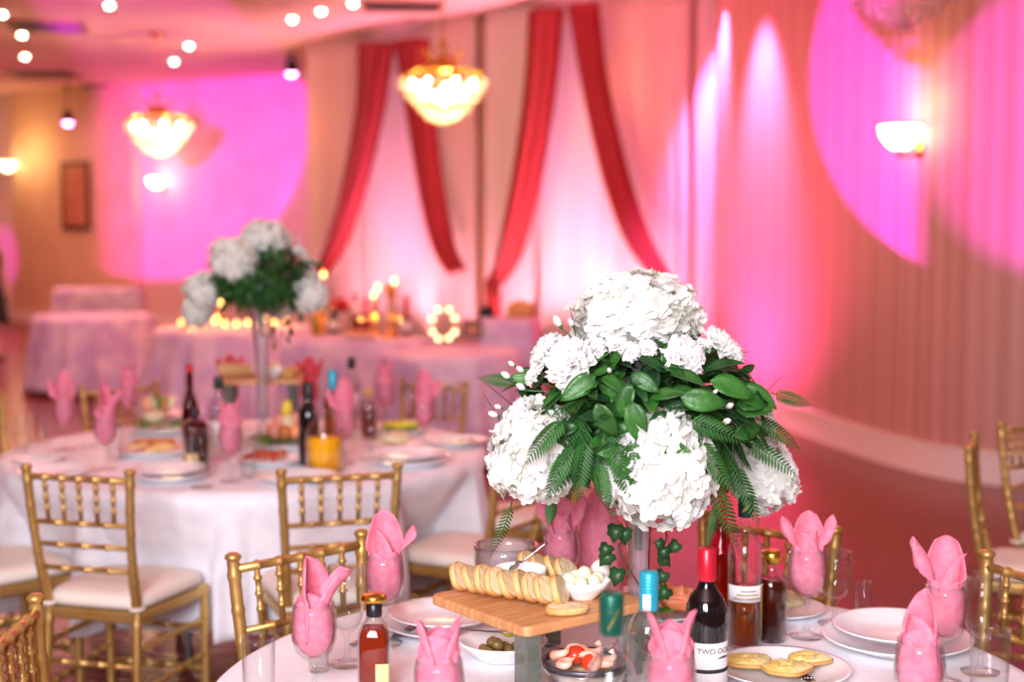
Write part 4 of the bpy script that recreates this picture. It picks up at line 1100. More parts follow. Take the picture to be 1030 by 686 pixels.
# shrimp bowl
t = thing('shrimp_bowl', 'glass bowl with dark metal rim under the bread board', 'bowl', (.135, 2.56, TZ))
MB().lathe([(0, 0), (.05, 0), (.06, .005), (.075, .045), (.078, .058), (.075, .058), (.071, .045), (.056, .009), (0, .008)], 36).build('bowl_body', M['cut'], t)
MB().lathe([(.0745, .056), (.080, .056), (.081, .066), (.0745, .066), (.0745, .056)], 36).build('rim', M['leg'], t)
rr = random.Random(4)
for i in range(7):
    a = 2 * PI * i / 7 + .3; r = .04
    mb = MB(); pts = [(.017 * math.cos(q), .017 * math.sin(q), .004 * q) for q in [k * .42 for k in range(10)]]
    mb.tube(pts, [.0085, .0095, .010, .010, .0095, .009, .008, .007, .006, .003], 9)
    mb.add([(pts[-1][0], pts[-1][1], pts[-1][2]), (pts[-1][0] + .012, pts[-1][1] - .006, .02), (pts[-1][0] + .014, pts[-1][1] + .006, .016)], [(0, 1, 2)])
    o = mb.build('shrimp', M['shrimp'], loc=(.135 + r * math.cos(a), 2.56 + r * math.sin(a), TZ + .060 + .008 * (i % 2))); o.rotation_euler = (rr.uniform(-.3, .3), rr.uniform(-.3, .3), rr.random() * 6)
    tag(o, 'curled pink shrimp in the metal-rimmed bowl', 'shrimp', 'shrimps in the bowl')
for i, (x, y) in enumerate([(.010, -.032), (-.018, .012)]):
    o = MB().ball((0, 0, 0), .02, 18, 12, sc=(1, 1, .85)).build('tomato', M['tomato'], loc=(.135 + x, 2.56 + y, TZ + .070)); tag(o, ['red tomato at the front of the shrimp bowl', 'red tomato in the middle of the shrimp bowl'][i], 'tomato')
o = MB().lathe([(0, .011), (.048, .011), (.062, .036), (.04, .044), (0, .046)], 30, wob=lambda a, z: 1 + .02 * math.sin(9 * a)).build('shrimp_salad', M['salad'], loc=(.135, 2.56, TZ)); o['kind'] = 'stuff'; tag(o, 'pale salad filling the metal-rimmed bowl under the shrimps', 'salad')
# cheese flatbread
for i, (x, y, rz, s_) in enumerate([(.455, 2.685, .2, 1), (.520, 2.64, .1, 1.05), (.575, 2.70, -.1, .9)]):
    t = thing('flatbread', 'cheese flatbread piece, %s on the plate by the wine bottle' % ['nearest the bottle', 'the middle one', 'farthest from the bottle'][i], 'flatbread', (x, y, TZ + .02), rz, 'cheese flatbread pieces')
    def fb(e, z): return [( (.048 + e) * s_ * math.cos(a) * (1 + .1 * math.sin(3 * a + i)), (.040 + e) * s_ * math.sin(a) * (1 + .08 * math.sin(4 * a + i))) for a in [2 * PI * k / 26 for k in range(26)]]
    MB().prism(fb(0, 0), 0, .007).build('crust', M['pastry'], t, smooth=False, bevel=.002)
    MB().surf(lambda u, v: (.046 * s_ * v * math.cos(2 * PI * u) * (1 + .1 * math.sin(6 * PI * u + i)), .038 * s_ * v * math.sin(2 * PI * u) * (1 + .08 * math.sin(8 * PI * u + i)), .0075 + (1 - v ** 4) * (.006 + .007 * noise.noise(Vector((9 * v * math.cos(2 * PI * u), 9 * v * math.sin(2 * PI * u), i * 5.0))))), 26, 8, closed=True).build('cheese', M['cheese'], t)
# food on the half-hidden plate
o = MB().ball((0, 0, 0), .05, 18, 10, sc=(1.2, .8, .35), jit=.35, seed=3).build('potato_salad', M['salad'], loc=(.60, 3.115, TZ + .030)); tag(o, 'pale salad on the small plate half hidden by the dark bottle', 'salad'); o['kind'] = 'stuff'
# salmon roses and greens
def rosette(loc, label, m, s_, cat='salmon rose'):
    mb = MB()
    for L_ in range(4):
        n = 4 + L_; r = .006 + .010 * L_
        for k in range(n):
            a0 = 2 * PI * k / n + L_ * .6
            mb.surf(lambda u, v: ((r + .010 * v * (L_ * .35 + .3)) * math.cos(a0 + (u - .5) * 2.4 * PI / n * 1.1), (r + .010 * v * (L_ * .35 + .3)) * math.sin(a0 + (u - .5) * 2.4 * PI / n * 1.1), .0 + .038 * v * (1 - .13 * L_) * (1 - .5 * (2 * u - 1) ** 4)), 7, 4)
    o = mb.build('salmon_rose', m, solid=.0015, loc=loc); o.scale = (s_,) * 3
    return tag(o, label, cat, 'salmon roses')
rosette((.372, 3.06, TZ + .030), 'larger salmon rose by the tall slim bottle', M['orange'], 1.15)
rosette((.325, 3.13, TZ + .030), 'salmon rose at the back of its plate', M['orange'], 1.0)
rosette((.272, 3.06, TZ + .030), 'deep orange salmon rose near the vase', M['sausage'], .9)
def leaf(mb, base, dirn, up, L_, W, fold=.25, bend=.3, nu=4, nv=7, tipp=1.0):
    d_ = Vector(dirn).normalized(); s = d_.cross(Vector(up)); s = s.normalized() if s.length > 1e-4 else d_.orthogonal().normalized(); n = s.cross(d_)
    def fn(u, v):
        x = (u - .5) * 2
        w = W * math.sin(PI * min(.999, v ** .8)) ** .75 * .5
        return Vector(base) + d_ * (L_ * v) + s * (w * x) + n * (fold * w * abs(x) - bend * L_ * v * v)
    mb.surf(fn, nu, nv)
def lettuce_bed(loc, r, n, label, seed, m='lettuce'):
    rr = random.Random(seed); mb = MB()
    for k in range(n):
        a = 2 * PI * k / n + rr.random() * .4; q = r * rr.uniform(.3, .75)
        leaf(mb, (q * math.cos(a), q * math.sin(a), .010 + .004 * rr.random()), (math.cos(a), math.sin(a), rr.uniform(.0, .3)), (0, 0, 1), r * rr.uniform(.5, .8), r * rr.uniform(.5, .8), .3, .12)
    o = mb.build('lettuce_leaves', M[m], solid=.001, loc=loc); o['kind'] = 'stuff'
    return tag(o, label, 'lettuce')
lettuce_bed((.325, 3.095, TZ + .013), .072, 9, 'green garnish leaves under the salmon roses', 1)
lettuce_bed((.36, 2.79, TZ), .045, 8, 'green herb garnish on the cloth by the red-capped bottle', 2)
# ---- food of the middle table
x, y, s_ = PM['white platter of cheese and ham']
for i in range(9):
    a = 2 * PI * i / 9
    o = MB().box(-.036, -.027, -.003, .036, .027, .004).build('cheese_slice' if i % 3 else 'ham_slice', M['cheese'] if i % 3 else M['ham'], smooth=False, bevel=.002, loc=(x + .062 * math.cos(a), y + .062 * math.sin(a), TZ + .029 + .003 * (i % 3))); o.rotation_euler = (.18, .15, a)
    tag(o, 'blurred slice of %s on the platter behind the gold chair' % ('yellow cheese' if i % 3 else 'pink ham'), 'cheese' if i % 3 else 'ham', 'cheese slices on the platter' if i % 3 else 'ham slices on the platter')
for i in range(4):
    o = MB().ball((0, 0, 0), .022, 14, 8, sc=(1.3, .8, .6), jit=.2, seed=i).build('ham_roll', M['sausage'], loc=(x - .05 + .034 * i, y + .02 * (i % 2), TZ + .046)); tag(o, 'blurred brown meat roll on the cheese platter', 'meat roll', 'meat rolls')
x, y, s_ = PM['white platter of salad leaves']; lettuce_bed((x, y, TZ + .020), .09, 14, 'blurred green salad leaves on the platter behind the cheese', 5)
o = MB().ball((0, 0, 0), .05, 16, 8, sc=(1, .8, .5), jit=.3, seed=5).build('pale_salad', M['salad'], loc=(x - .02, y - .03, TZ + .072)); o['kind'] = 'stuff'; tag(o, 'blurred pale salad heap beside the green leaves', 'salad')
x, y, s_ = PM['white platter under the lettuce and rolls']; lettuce_bed((x, y, TZ + .018), .125, 18, 'blurred bright lettuce ring beside the juice jug', 6)
for i in range(8):
    a = 2 * PI * i / 8
    o = MB().ball((0, 0, 0), .026, 14, 9, sc=(1, 1, 1.2), jit=.25, seed=i).build('meat_roll', M[['sausage', 'orange', 'ham'][i % 3]], loc=(x + .055 * math.cos(a), y + .055 * math.sin(a), TZ + .066)); tag(o, 'blurred meat roll heaped on the lettuce beside the juice jug', 'meat roll', 'rolls on the lettuce')
for i in range(5):
    a = 2 * PI * i / 5
    o = MB().ball((0, 0, 0), .027, 14, 9, sc=(1, 1, 1.3), jit=.25, seed=9 + i).build('meat_roll', M[['ham', 'salad', 'sausage'][i % 3]], loc=(x + .03 * math.cos(a), y + .03 * math.sin(a), TZ + .10)); tag(o, 'blurred meat roll heaped on the lettuce beside the juice jug', 'meat roll', 'rolls on the lettuce')
o = MB().lathe([(0, 0), (.018, .01), (.022, .035), (.014, .06), (0, .07)], 14).build('yellow_pepper', M['lemon'], loc=(x + .005, y - .03, TZ + .125)); tag(o, 'blurred yellow pepper on top of the meat rolls', 'pepper')
x, y, s_ = PM['white plate of sausages']
for i in range(6):
    o = MB().tube([(-.04, 0, 0), (-.02, .012, .006), (.01, .014, .006), (.04, .004, 0)], [.008, .012, .012, .008], 10).build('sausage', M['sausage'] if i % 2 else M['tomato'], loc=(x - .05 + .02 * i, y - .03 + .018 * (i % 3), TZ + .026 + .006 * (i % 2))); o.rotation_euler = (0, 0, .3 * i)
    tag(o, 'blurred %s on the plate beside the juice jug' % ('brown sausage' if i % 2 else 'red pepper strip'), 'sausage' if i % 2 else 'pepper', 'sausages on the plate' if i % 2 else 'red pepper strips')
x, y, s_ = PM['white plate with lemons']; lettuce_bed((x, y, TZ + .014), .09, 10, 'blurred lettuce under the lemon pieces', 7)
for i in range(4):
    o = MB().ball((0, 0, 0), .022, 14, 9, sc=(1.2, .9, .9)).build('lemon', M['lemon'], loc=(x - .05 + .034 * i, y - .01 + .012 * (i % 2), TZ + .036)); tag(o, 'blurred lemon piece on the lettuce past the juice jug', 'lemon', 'lemon pieces')
x, y, s_ = PM['white plate with pale salad']; o = MB().ball((0, 0, 0), .06, 18, 9, sc=(1.1, .9, .4), jit=.3, seed=8).build('pale_salad', M['salad'], loc=(x, y, TZ + .040)); o['kind'] = 'stuff'; tag(o, 'blurred pale salad on the plate in front of the lemons', 'salad')
# fruit garnish glass
x, y = on_t(160, 428)
t = thing('fruit_garnish', 'blurred orange and leaf garnish standing behind the salad platter', 'garnish', (x, y, TZ))
MB().lathe([(0, 0), (.04, 0), (.04, .004), (.01, .01), (.01, .03), (.03, .045), (.05, .08), (.048, .08), (.028, .05), (0, .04)], 24).build('stand', M['cut'], t)
for k in range(6):
    a = 2 * PI * k / 6; mb = MB(); leaf(mb, (.02 * math.cos(a), .02 * math.sin(a), .06), (math.cos(a) * .7, math.sin(a) * .7, 1), (-math.sin(a), math.cos(a), 0), .085, .05, .4, -.1); mb.build('orange_slice', M['orange'] if k % 2 else M['crumb'], t, solid=.003)
mb = MB()
for k in range(5): leaf(mb, (0, 0, .07), (math.cos(k * 1.3), math.sin(k * 1.3), 1.2), (0, 1, 0), .07, .035)
mb.build('leaves', M['lettuce'], t, solid=.001)
# middle tier board with fruit bowl
x, y = on_t(250, 446)
bx_, by_ = x, 5.96
tier_board('blurred raised wooden board with bread under the far bouquet', (bx_, by_, TZ), .1, .175, .13, .215, [(-.13, -.1), (.13, -.1), (.13, .1), (-.13, .1)])
zb = TZ + .235
for i in range(6):
    o = bs.put((bx_ - .14 + .022 * i, by_ - .07, zb + .03), 0, 'blurred bread slice, %s of the row on the far raised board' % ORD[i].replace('farthest', 'first')); o.rotation_euler = (1.2, .3, 1.1 + .1 * i)
o = MB().lathe(BOWL, 36).build('bowl', M['white'], loc=(bx_ + .05, by_ - .05, zb)); tag(o, 'blurred white bowl on the far raised board', 'bowl')
for i in range(4):
    a = i * 1.6; o = MB().ball((0, 0, 0), .02, 12, 8, jit=.1, seed=i).build('bread_roll', M['crumb'] if i % 2 else M['butter'], loc=(bx_ + .05 + .02 * math.cos(a), by_ - .05 + .02 * math.sin(a), zb + .042)); tag(o, 'blurred pale roll in the bowl on the far raised board', 'roll', 'rolls in the far bowl')
for i in range(3):
    o = MB().ball((0, 0, 0), .028, 14, 8, sc=(1.2, 1, .8), jit=.1, seed=i).build('bun', M['pastry'], loc=(bx_ + .125, by_ - .08 + .055 * i, zb + .021)); tag(o, 'blurred golden bun at the end of the far raised board, %s' % ['first by the rim', 'the middle one', 'the rear one'][i], 'bun', 'buns on the far board')
# ================================================================== VASES
VH = .43
def vase_prof(h): return [(0, 0), (.058, 0), (.06, .006), (.05, .014), (.024, .03), (.016, .05), (.018, .08), (.020, .14), (.024, h * .6), (.034, h * .78), (.046, h * .92), (.060, h), (.058, h), (.043, h * .915), (.031, h * .78), (.020, h * .6), (.015, .14), (.012, .085), (0, .07)]
V1 = Vector((.255, 2.82, TZ))
o = MB().lathe(vase_prof(VH), 36, wob=lambda a, z: 1 + .035 * math.cos(12 * a + 9 * z)).build('trumpet_vase', M['cut'], loc=V1); tag(o, 'tall cut crystal trumpet vase under the big white bouquet', 'vase', 'crystal vases')
VH2 = .56
V2 = Vector((MT.x + .02, MT.y + .22, TZ))
o = MB().lathe(vase_prof(VH2), 30, wob=lambda a, z: 1 + .035 * math.cos(12 * a + 9 * z)).build('trumpet_vase', M['cut'], loc=V2); tag(o, 'tall crystal vase under the blurred bouquet on the middle table', 'vase', 'crystal vases')

# ================================================================== FLOWERS
def hydrangea_mesh(seed, n=330, R0=.085, sz=.0165):
    rr = random.Random(seed); mb = MB()
    mb.ball((0, 0, 0), R0 * .86, 16, 10)
    for i in range(n):
        z = 1 - 2 * (i + .5) / n; a = i * 2.399963 + rr.uniform(-.1, .1)
        if z < -.85: continue
        s = math.sqrt(1 - z * z); N_ = Vector((s * math.cos(a), s * math.sin(a), z))
        N2 = (N_ + Vector((rr.uniform(-.5, .5), rr.uniform(-.5, .5), rr.uniform(-.5, .5))) * 1.15).normalized()
        c = N_ * R0 * rr.uniform(.92, 1.10) * (1 + .11 * noise.noise(N_ * 2.3 + Vector((seed, 0, 0))))
        T = N2.orthogonal().normalized(); T.rotate(Matrix.Rotation(rr.random() * 6, 3, N2)); B = N2.cross(T)
        for k in range(4):
            q = PI / 2 * k + rr.uniform(-.15, .15); u = T * math.cos(q) + B * math.sin(q); w = N2.cross(u)
            L_ = sz * rr.uniform(.85, 1.15); W = L_ * .55; cu = rr.uniform(-.05, .55) * L_
            vs = [c, c + u * L_ * .5 - w * W + N2 * cu * .6, c + u * L_ * .55 + N2 * cu * .1, c + u * L_ * .5 + w * W + N2 * cu * .6,
                  c + u * L_ * .95 - w * W * .6 + N2 * cu, c + u * L_ * 1.08 + N2 * cu * .7, c + u * L_ * .95 + w * W * .6 + N2 * cu]
            mb.add(vs, [(0, 1, 2), (0, 2, 3), (1, 4, 5, 2), (2, 5, 6, 3)])
    return mb
def carnation_mesh(seed):
    rr = random.Random(seed); mb = MB()
    for L_ in range(6):
        n = 7 + (L_ % 2); tilt = [1.35, 1.15, .9, .65, .4, .15][L_]; ln = [.040, .038, .035, .031, .027, .024][L_]
        for k in range(n):
            a0 = 2 * PI * k / n + L_ * .5 + rr.uniform(-.1, .1); ph = rr.random() * 6; tl = tilt + rr.uniform(-.12, .12)
            O = Vector((math.cos(a0), math.sin(a0), 0)); T = Vector((-math.sin(a0), math.cos(a0), 0)); D = O * math.sin(tl) + Vector((0, 0, math.cos(tl))); Nn = T.cross(D)
            def fn(u, v):
                w = ln * (.25 + .75 * v) * .62
                return D * (ln * v + .003 * math.sin(16 * u + ph) * (v > .9)) + T * (w * (2 * u - 1)) + Nn * (.005 * v * math.sin(8 * u + ph) + .002 * v * v * math.sin(19 * u))
            mb.surf(fn, 10, 4)
    return mb
def bud_mesh(seed):
    mb = MB(); rr = random.Random(seed)
    for k in range(6):
        a = 2 * PI * k / 6 + rr.random() * .3
        mb.surf(lambda u, v: (math.cos(a + (u - .5) * 1.5) * (.003 + .010 * math.sin(PI * min(1, .15 + .8 * v))), math.sin(a + (u - .5) * 1.5) * (.003 + .010 * math.sin(PI * min(1, .15 + .8 * v))), .026 * v), 5, 5)
    return mb
def sepal_mesh():
    return MB().lathe([(0, -.012), (.004, -.011), (.007, -.003), (.0085, .006), (.009, .010), (.0065, .008), (0, .004)], 12)
def fern(mb, base, dirn, up, L_, W, n=15, droop=.4):
    d_ = Vector(dirn).normalized(); s = d_.cross(Vector(up)); s = s.normalized() if s.length > 1e-4 else d_.orthogonal().normalized(); nn = s.cross(d_)
    P_ = lambda v: Vector(base) + d_ * L_ * v - nn * droop * L_ * v * v
    mb.tube([P_(k / 8) for k in range(9)], [.0014 * (1 - k / 10) for k in range(9)], 5)
    for k in range(n):
        v = .12 + .86 * k / n; p = P_(v); w = W * math.sin(PI * min(.97, .25 + .75 * v)) ** .8
        tg = (P_(min(1, v + .02)) - P_(v - .02)).normalized()
        for sg in (-1, 1):
            leaf(mb, p, s * sg + tg * .7 - nn * .12, nn, w, w * .20, .2, .25, nu=2, nv=4)
def ivy_leaf(mb, c, nrm, up, s_):
    n_ = Vector(nrm).normalized(); u = Vector(up) - n_ * Vector(up).dot(n_); u = u.normalized() if u.length > 1e-4 else n_.orthogonal().normalized(); w = n_.cross(u)
    out = [(0, 0), (.28, -.10), (.52, .08), (.44, .34), (.47, .58), (.24, .74), (0, 1.08), (-.24, .74), (-.47, .58), (-.44, .34), (-.52, .08), (-.28, -.10)]
    C = Vector(c)
    vs = [C + (u * .35) * s_ + n_ * .08 * s_] + [C + w * x * s_ + u * y * s_ - n_ * (.10 * abs(x) + .06 * y * y) * s_ for x, y in out]
    mb.add(vs, [(0, 1 + k, 1 + (k + 1) % len(out)) for k in range(len(out))])

def arrangement(label, loc):
    """origin at the middle of the vase rim; camera side is -Y"""
    t = thing('flower_arrangement', label, 'bouquet', loc, 0, 'white bouquets')
    OX, OY, OZ = V1.x, V1.y, V1.z + VH
    def rel(px, py, Y): p = at_y(px, py, Y); return Vector((p.x - OX, p.y - OY, p.z - OZ))
    H = [hydrangea_mesh(s) for s in (1, 2, 3)]
    hy = []
    for k, (px, py, Y, r, mi, sc) in enumerate([(641, 318, 2.80, .103, 0, (1.08, 1.0, .78)), (537, 457, 2.72, .078, 1, (1.0, 1.0, 1.18)), (664, 474, 2.66, .094, 2, (1.03, 1, 1.12)),
                                                (766, 478, 2.97, .069, 1, (.92, 1, 1.15)), (640, 360, 3.0, .09, 0, (1.2, 1, 1)), (735, 430, 3.0, .08, 2, (1, 1, 1))]):
        c = rel(px, py, Y); k_ = r / .085
        hy.append((c, r))
        if k < 3: me = H[mi].build('hydrangea', M['floret'], t); base_me = me
        else:
            me = hy_obj[mi].copy(); COL.objects.link(me); me.parent = t
        if k == 0: hy_obj = {}
        hy_obj.setdefault(mi, me)
        me.location = c; me.scale = (sc[0] * k_, sc[1] * k_, sc[2] * k_); me.rotation_euler = (.2 * k, .15 * k, 1.1 * k)
    cm = [carnation_mesh(5), carnation_mesh(6)]
    protos = {}
    for k, (px, py, r, az, el, Y) in enumerate([(546, 351, 20, 200, 35, 2.74), (569, 363, 24, 235, 20, 2.68), (598, 348, 11, 260, 40, 2.70), (621, 344, 10, 270, 45, 2.68), (634, 354, 9, 270, 10, 2.66), (652, 349, 9, 280, 35, 2.68),
                                                (690, 357, 20, 290, 25, 2.67), (727, 342, 17, 320, 40, 2.74), (742, 354, 11, 330, 25, 2.74), (709, 346, 8, 310, 40, 2.72), (520, 414, 15, 200, 20, 2.70), (533, 378, 9, 210, 25, 2.72)]):
        a, e = math.radians(az), math.radians(el)
        D = Vector((math.cos(a) * math.cos(e), math.sin(a) * math.cos(e), math.sin(e)))
        if k % 2 not in protos: o = cm[k % 2].build('carnation', M['petal'], t, solid=.0006); protos[k % 2] = o
        else: o = protos[k % 2].copy(); COL.objects.link(o); o.parent = t
        s_ = r / 507 / .038
        o.location = rel(px, py, Y) - D * .018 * s_; o.scale = (s_,) * 3; o.rotation_euler = Vector((0, 0, 1)).rotation_difference(D).to_euler()
    # buds on stems
    mid = Vector((0, -.02, .04)); bp = None
    for k, (px, py, s_, Y) in enumerate([(612, 370, .55, 2.64), (560, 322, 1.0, 2.74), (507, 376, .8, 2.72), (521, 370, .7, 2.73), (512, 364, .6, 2.73), (522, 388, .8, 2.72), (733, 423, .75, 2.64), (736, 407, .7, 2.65), (494, 416, .8, 2.74), (498, 408, .6, 2.73), (722, 392, .5, 2.66), (573, 322, .7, 2.76)]):
        c = rel(px, py, Y); D = (c - mid).normalized(); D = (D + Vector((0, 0, .25))).normalized()
        if bp is None:
            o = bud_mesh(3).build('bud', M['petal'], t); s2 = sepal_mesh().build('sepal', M['stem'], o); bp = o
        else: o = copy_tree(bp, t)
        o.location = c - D * .012; o.scale = (s_ * .62, s_ * .62, s_ * .85); o.rotation_euler = Vector((0, 0, 1)).rotation_difference(D).to_euler()
        MB().tube([mid.lerp(c, .35), mid.lerp(c, .7) + Vector((0, 0, .01)), c - D * .02], .0016, 5).build('bud_stem', M['stem'], t)
    # foliage: broad leaves over an ellipsoid
    rr = random.Random(11)
    C = rel(643, 412, 2.82); A = Vector((.225, .21, .15))
    mbs = [MB(), MB()]
    for i in range(620):
        z = rr.uniform(-.75, .95); a = rr.uniform(0, 2 * PI); s = math.sqrt(1 - z * z); N_ = Vector((s * math.cos(a), s * math.sin(a), z))
        k = rr.choice((.6, .8, .95, 1.02)) * rr.uniform(.9, 1.1)
        p = C + Vector((N_.x * A.x, N_.y * A.y, N_.z * A.z)) * k
        if any((p - h).length < r * .8 for h, r in hy): continue
        dv = (N_ * .8 + Vector((rr.uniform(-1, 1), rr.uniform(-1, 1), rr.uniform(-1.0, .6))) * .8).normalized()
        L_ = rr.uniform(.04, .085); leaf(mbs[i % 2], p - dv * L_ * .35, dv, N_ + Vector((0, 0, .5)), L_, L_ * rr.uniform(.36, .52), .35, rr.uniform(0, .5))
    # named big leaves seen at the front
    for px, py, Y, dx, dz, L_ in [(704, 402, 2.60, .9, -.1, .085), (735, 388, 2.68, 1, -.25, .09), (610, 425, 2.61, .5, -.9, .075), (582, 388, 2.66, -.8, -.5, .08), (640, 425, 2.60, .25, -1, .085),
                                  (515, 380, 2.73, -1, .05, .05), (766, 398, 2.76, 1, -.45, .08), (625, 408, 2.61, -.5, -1, .07), (650, 385, 2.62, .7, -.4, .06)]:
        p = rel(px, py, Y); leaf(mbs[0], p - Vector((dx, 0, dz)) * .04, (dx, -.5 * rr.random(), dz), (rr.uniform(-.6, .6), -1, rr.uniform(.1, 1.2)), L_, L_ * .5, .3, .3)
    mbs[0].build('leaves', M['leaf'], t, solid=.0006); mbs[1].build('leaves', M['leafd'], t, solid=.0006)
    MB().ball((0, 0, 0), .06, 14, 8, sc=(1.5, 1.4, .8)).build('floral_foam', M['leafd'], t, loc=C)
    # ferns
    mb = MB()
    for px, py, Y, dx, dy, dz, L_, W in [(715, 480, 2.66, .35, -.3, -.9, .15, .045), (745, 440, 2.72, .9, -.2, -.45, .14, .045), (775, 395, 2.8, 1, 0, -.25, .10, .035), (700, 440, 2.62, .5, -.5, -.7, .13, .045), (720, 505, 2.68, .05, -.2, -1, .10, .035),
                                         (590, 440, 2.62, -.3, -.5, -.8, .12, .05), (570, 420, 2.62, -.7, -.5, -.4, .12, .05), (515, 505, 2.74, -.25, -.1, -1, .13, .03), (600, 460, 2.62, .0, -.4, -.9, .10, .045), (555, 500, 2.74, .1, -.2, -1, .06, .03), (615, 445, 2.60, .3, -.5, -.9, .12, .045),
                                         (735, 465, 2.70, .5, -.3, -.8, .14, .045), (690, 420, 2.60, .8, -.5, -.3, .12, .045), (640, 440, 2.60, -.2, -.5, -.9, .10, .04), (520, 385, 2.72, -1, -.1, .2, .08, .03), (760, 420, 2.78, 1, -.1, -.5, .12, .04), (580, 445, 2.64, -.6, -.4, -.7, .12, .05)]:
        fern(mb, rel(px, py, Y), (dx, dy, dz), (rr.uniform(-.7, .7), -1, rr.uniform(-.2, .9)), L_ * .95, W * .62)
    for i in range(60):
        a = rr.uniform(0, 2 * PI); z = rr.uniform(-.7, .3); s = math.sqrt(1 - z * z); N_ = Vector((s * math.cos(a), s * math.sin(a), z))
        fern(mb, C + Vector((N_.x * A.x, N_.y * A.y, N_.z * A.z)) * .8, N_ + Vector((0, 0, rr.uniform(-.9, .1))), N_ + Vector((0, 0, .3)), rr.uniform(.08, .12), .035, n=11)
    mb.build('fern_fronds', M['fern'], t, solid=.0005)
    # trailing ivy: vines and lobed leaves
    for pts, lv in [([(628, 515, 2.72), (632, 540, 2.70), (624, 555, 2.69), (640, 585, 2.70), (655, 607, 2.70)], [(620, 528, .036), (612, 548, .030), (628, 532, .032), (614, 556, .034), (622, 572, .036)]),
                    ([(668, 525, 2.72), (671, 545, 2.70), (663, 562, 2.70), (670, 590, 2.72)], [(665, 560, .026), (682, 546, .028), (668, 550, .028), (662, 543, .022), (668, 575, .03), (672, 592, .03)])]:
        w = [rel(*q) for q in pts]
        MB().tube([Vector((q[0], w[0].y, q[1])) for q in smooth_line([(p.x, p.z) for p in w], 5)], .0018, 6).build('vine', M['vine'], t)
        mb = MB()
        for px, py, s_ in lv: ivy_leaf(mb, rel(px, py, 2.69), (rr.uniform(-.4, .4), -1, rr.uniform(.1, .5)), (rr.uniform(-1, 1), 0, -1), s_ * .95)
        mb.build('ivy', M['leafd'], t, solid=.0006)
    # bundle of stems down in the vase
    mb = MB()
    for k in range(7): a = k * .9; mb.tube([(.03 * math.cos(a), .03 * math.sin(a), .02), (.010 * math.cos(a), .010 * math.sin(a), -.12), (.006 * math.cos(a + 1), .006 * math.sin(a + 1), -.22)], .0026, 6)
    mb.build('stems', M['stem'], t)
    # dark twigs
    for px, py, q in [(500, 395, (-.06, 0, .05)), (575, 318, (-.01, 0, .05)), (492, 405, (-.03, 0, .05)), (780, 385, (.03, 0, .03))]:
        c = rel(px, py, 2.76); MB().tube([c - Vector(q) * 1.2, c, c + Vector(q) * .4], [.0014, .001, .0006], 5).build('twig', M['vine'], t)
    return t
arr = arrangement('big white bouquet of hydrangeas and carnations in the tall crystal vase', (V1.x, V1.y, V1.z + VH))
dup(arr, (V2.x, V2.y, V2.z + VH2 + .045), 2.6, 'blurred white bouquet on the middle table', scale=.84)
# ================================================================== FAR TABLE THINGS
def far(px, py, z=TZ): p = at_z(px, py, z); return (p.x, p.y, z)
def candle():
    t = thing('tea_light', '-', 'candle', group='tea lights on the lace table')
    MB().lathe([(0, 0), (.03, 0), (.036, .05), (.034, .05), (.028, .006), (0, .006)], 16).build('holder', M['glass'], t)
    MB().lathe([(0, .007), (.027, .007), (.027, .022), (0, .022)], 14).build('wax', M['wax'], t)
    MB().lathe([(0, .024), (.009, .034), (.011, .045), (.006, .060), (0, .072)], 10).build('flame', M['flame'], t)
    return t
cd = Proto(candle())
for k, (px, py) in enumerate([(182, 330), (194, 328), (205, 331), (216, 328), (226, 331), (238, 331), (249, 330), (262, 331), (276, 330), (288, 328), (200, 326), (218, 325), (268, 326)]):
    cd.put(far(px, py), 0, 'small glowing tea light in a row on the lace table')
def stick(px, py, h, label, lit=True):
    t = thing('candlestick', label, 'candlestick', far(px, py))
    MB().lathe([(0, 0), (.045, 0), (.045, .006), (.012, .02), (.009, .05), (.014, h * .5), (.009, h * .6), (.012, h - .02), (.03, h - .005), (.03, h), (0, h)], 18).build('stand', M['brass'], t)
    MB().lathe([(0, h), (.012, h), (.012, h + .05), (0, h + .052)], 12).build('candle', M['wax'], t)
    MB().lathe([(0, h + .055), (.010, h + .065), (.013, h + .078), (.006, h + .096), (0, h + .11)], 10).build('flame', M['flame'], t)
    return t
stick(188, 326, .22, 'candlestick burning at the outer end of the tea light table')
stick(186, 331, .07, 'short candlestick in front of the taller one on the tea light table')
stick(326, 333, .40, 'tall candlestick beside the far bouquet')
stick(223, 326, .12, 'low candlestick behind the tea lights, under the far bouquet')
stick(376, 336, .24, 'candlestick with flame beside the tall gold goblet')
stick(380, 338, .31, 'candlestick with the higher flame beside the tall gold goblet')
stick(397, 338, .36, 'tall candlestick just past the gold goblet')
# gold goblet stand
t = tag(MB().lathe([(0, 0), (.06, 0), (.06, .01), (.015, .03), (.015, .3), (.03, .33), (.055, .42), (.05, .42), (.025, .34), (0, .32)], 20).build('gold_goblet', M['brass'], loc=far(392, 340)), 'tall gold goblet on the drinks table before the white drape', 'goblet')
